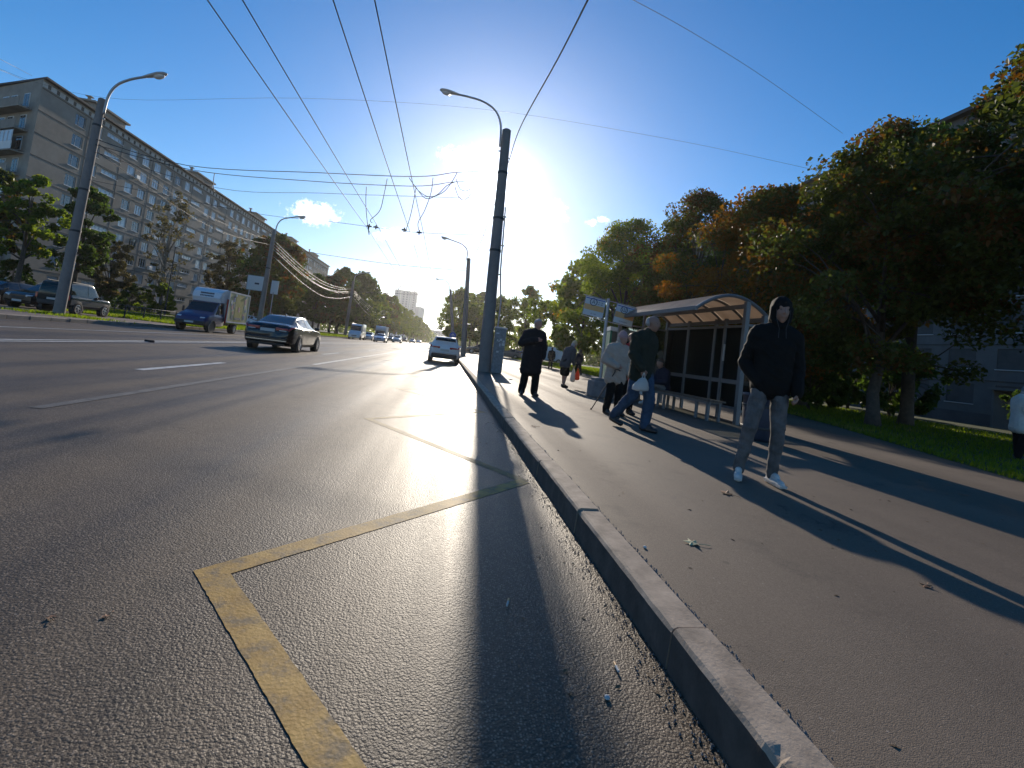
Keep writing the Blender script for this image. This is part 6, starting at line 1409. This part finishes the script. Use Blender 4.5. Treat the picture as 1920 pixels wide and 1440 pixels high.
leaf('small yellow brown leaf in the sunlit strip beside the long shadow', 1735, 1100, SZ, .05, 'leafdead', 2.0, 3)
leaf('small dry leaf near the pavement edge by the lawn shadow', 1802, 928, SZ, .06, 'leafdead', 1.0, 4)
leaf('dark dry leaf lying on the far lane beside the long shadow streak', 95, 1160, .0, .028, 'leafdead', .7, 5, None)
leaf('dark curled leaf on the road beyond the yellow zigzag', 197, 1158, .0, .024, 'leafdead', 2.7, 6, None)
leaf('tiny leaf on the pavement by the coat man shadow', 1000, 800, SZ, .08, 'leafdead', 1.7, 7)
rk = gp(279, 641, 0); rk_ = thing('road_debris', 'small dark lump of debris lying on the centre line', 'debris', (rk.x, rk.y, 0)); blobv = MB()
for i in range(5): blobv.bevbox((random.uniform(-.1, .1), random.uniform(-.06, .06), .03), (.14, .1, .07), .02, i)
blobv.build('lump', 'rubber', rk_)
def butt(label, px, py, z, ln, m='paper'):
    q = gp(px, py, z); t = thing('cigarette_end', label, 'litter', (q.x, q.y, z+.009), random.uniform(0, 3)); MB().tube([(-ln/2, 0, 0), (ln*.1, 0, 0)], .0045, 8).build('paper_tube', m, t); MB().tube([(ln*.1, 0, 0), (ln/2, 0, 0)], .0047, 8).build('filter', 'signo', t)
butt('cigarette end lying in the lamp post shadow on the road', 952, 1133, 0, .06); butt('cigarette end on the road beside the kerb', 1155, 1255, 0, .05)
for i, (a, b, z, lab) in enumerate(((1138, 1311, 0, 'small pale pebble on the road near the kerb'), (1209, 1028, SZ, 'pale pebble on the pavement by the kerb'), (1110, 995, 0, 'tiny stone at the foot of the kerb'))):
    q = gp(a, b, z); t = thing('pebble', lab, 'pebble', (q.x, q.y, z)); MB().lathe([(.004, 0), (.010, .004), (.009, .010), (.003, .013)], 9).build('stone', 'paper', t)
# fine grit along the kerb joint: too many to count
rnd = random.Random(8); g = MB()
for i in range(5200):
    yy = .8+rnd.random()**2*16; xx = KX+.155+abs(rnd.gauss(0, .014)) if i % 3 else KX-abs(rnd.gauss(0, .05))-.002; zz = SZ if i % 3 else .002; s = rnd.uniform(.002, .006)
    g.add([(xx-s, yy-s, zz), (xx+s, yy-s*.6, zz), (xx+s*.3, yy+s, zz), (xx, yy, zz+s*1.3)], [(0, 1, 3), (1, 2, 3), (2, 0, 3)])
tag(g.build('grit', 'cstone'), 'fine dark grit gathered along both sides of the near kerb', 'grit', kind='stuff')

# ================================================================== haze of the autumn air
hz = MB().box((0, 380, 38), (900, 840, 80)); hz.v = [(x, y, -1.2 if z < 0 else z) for x, y, z in hz.v]
hm = bpy.data.materials.new('haze'); hm.use_nodes = True; ht = hm.node_tree; ht.nodes.clear()
ho = N(ht, 'ShaderNodeOutputMaterial'); hv = N(ht, 'ShaderNodeVolumePrincipled'); hv.inputs['Color'].default_value = (1, .97, .92, 1); hv.inputs['Density'].default_value = HAZE; hv.inputs['Anisotropy'].default_value = .75; L(ht, hv.outputs[0], ho.inputs['Volume'])
o = hz.build('haze', hm); tag(o, 'thin bright haze hanging in the air over the whole street', 'haze', kind='stuff')

rnd = random.Random(15); g = MB()
for i in range(420):
    yy = 1.2+rnd.random()**1.5*16; xx = KX+.2+rnd.random()**.8*(edge_x(yy)-KX-.4); s = rnd.uniform(.003, .012); a = rnd.uniform(0, 6.28); ca_, sa_ = math.cos(a)*s, math.sin(a)*s; h_ = rnd.uniform(.2, .8)*s
    g.add([(xx-ca_*1.6, yy-sa_*1.6, SZ+.001), (xx+sa_*.7, yy-ca_*.7, SZ+h_), (xx+ca_*1.6, yy+sa_*1.6, SZ+.001), (xx-sa_*.7, yy+ca_*.7, SZ+.002)], [(0, 1, 2, 3)])
for i in range(160):
    yy = 1.5+rnd.random()**1.5*18; xx = KX-.03-abs(rnd.gauss(0, .25)); s = rnd.uniform(.003, .010); a = rnd.uniform(0, 6.28); ca_, sa_ = math.cos(a)*s, math.sin(a)*s
    g.add([(xx-ca_*1.6, yy-sa_*1.6, .003), (xx+sa_*.7, yy-ca_*.7, .003+s*.5), (xx+ca_*1.6, yy+sa_*1.6, .003), (xx-sa_*.7, yy+ca_*.7, .004)], [(0, 1, 2, 3)])
tag(g.build('leaf_litter', 'dustbit'), 'scattered crumbs of dry leaf on the pavement and along the kerb foot', 'leaf litter', kind='stuff')
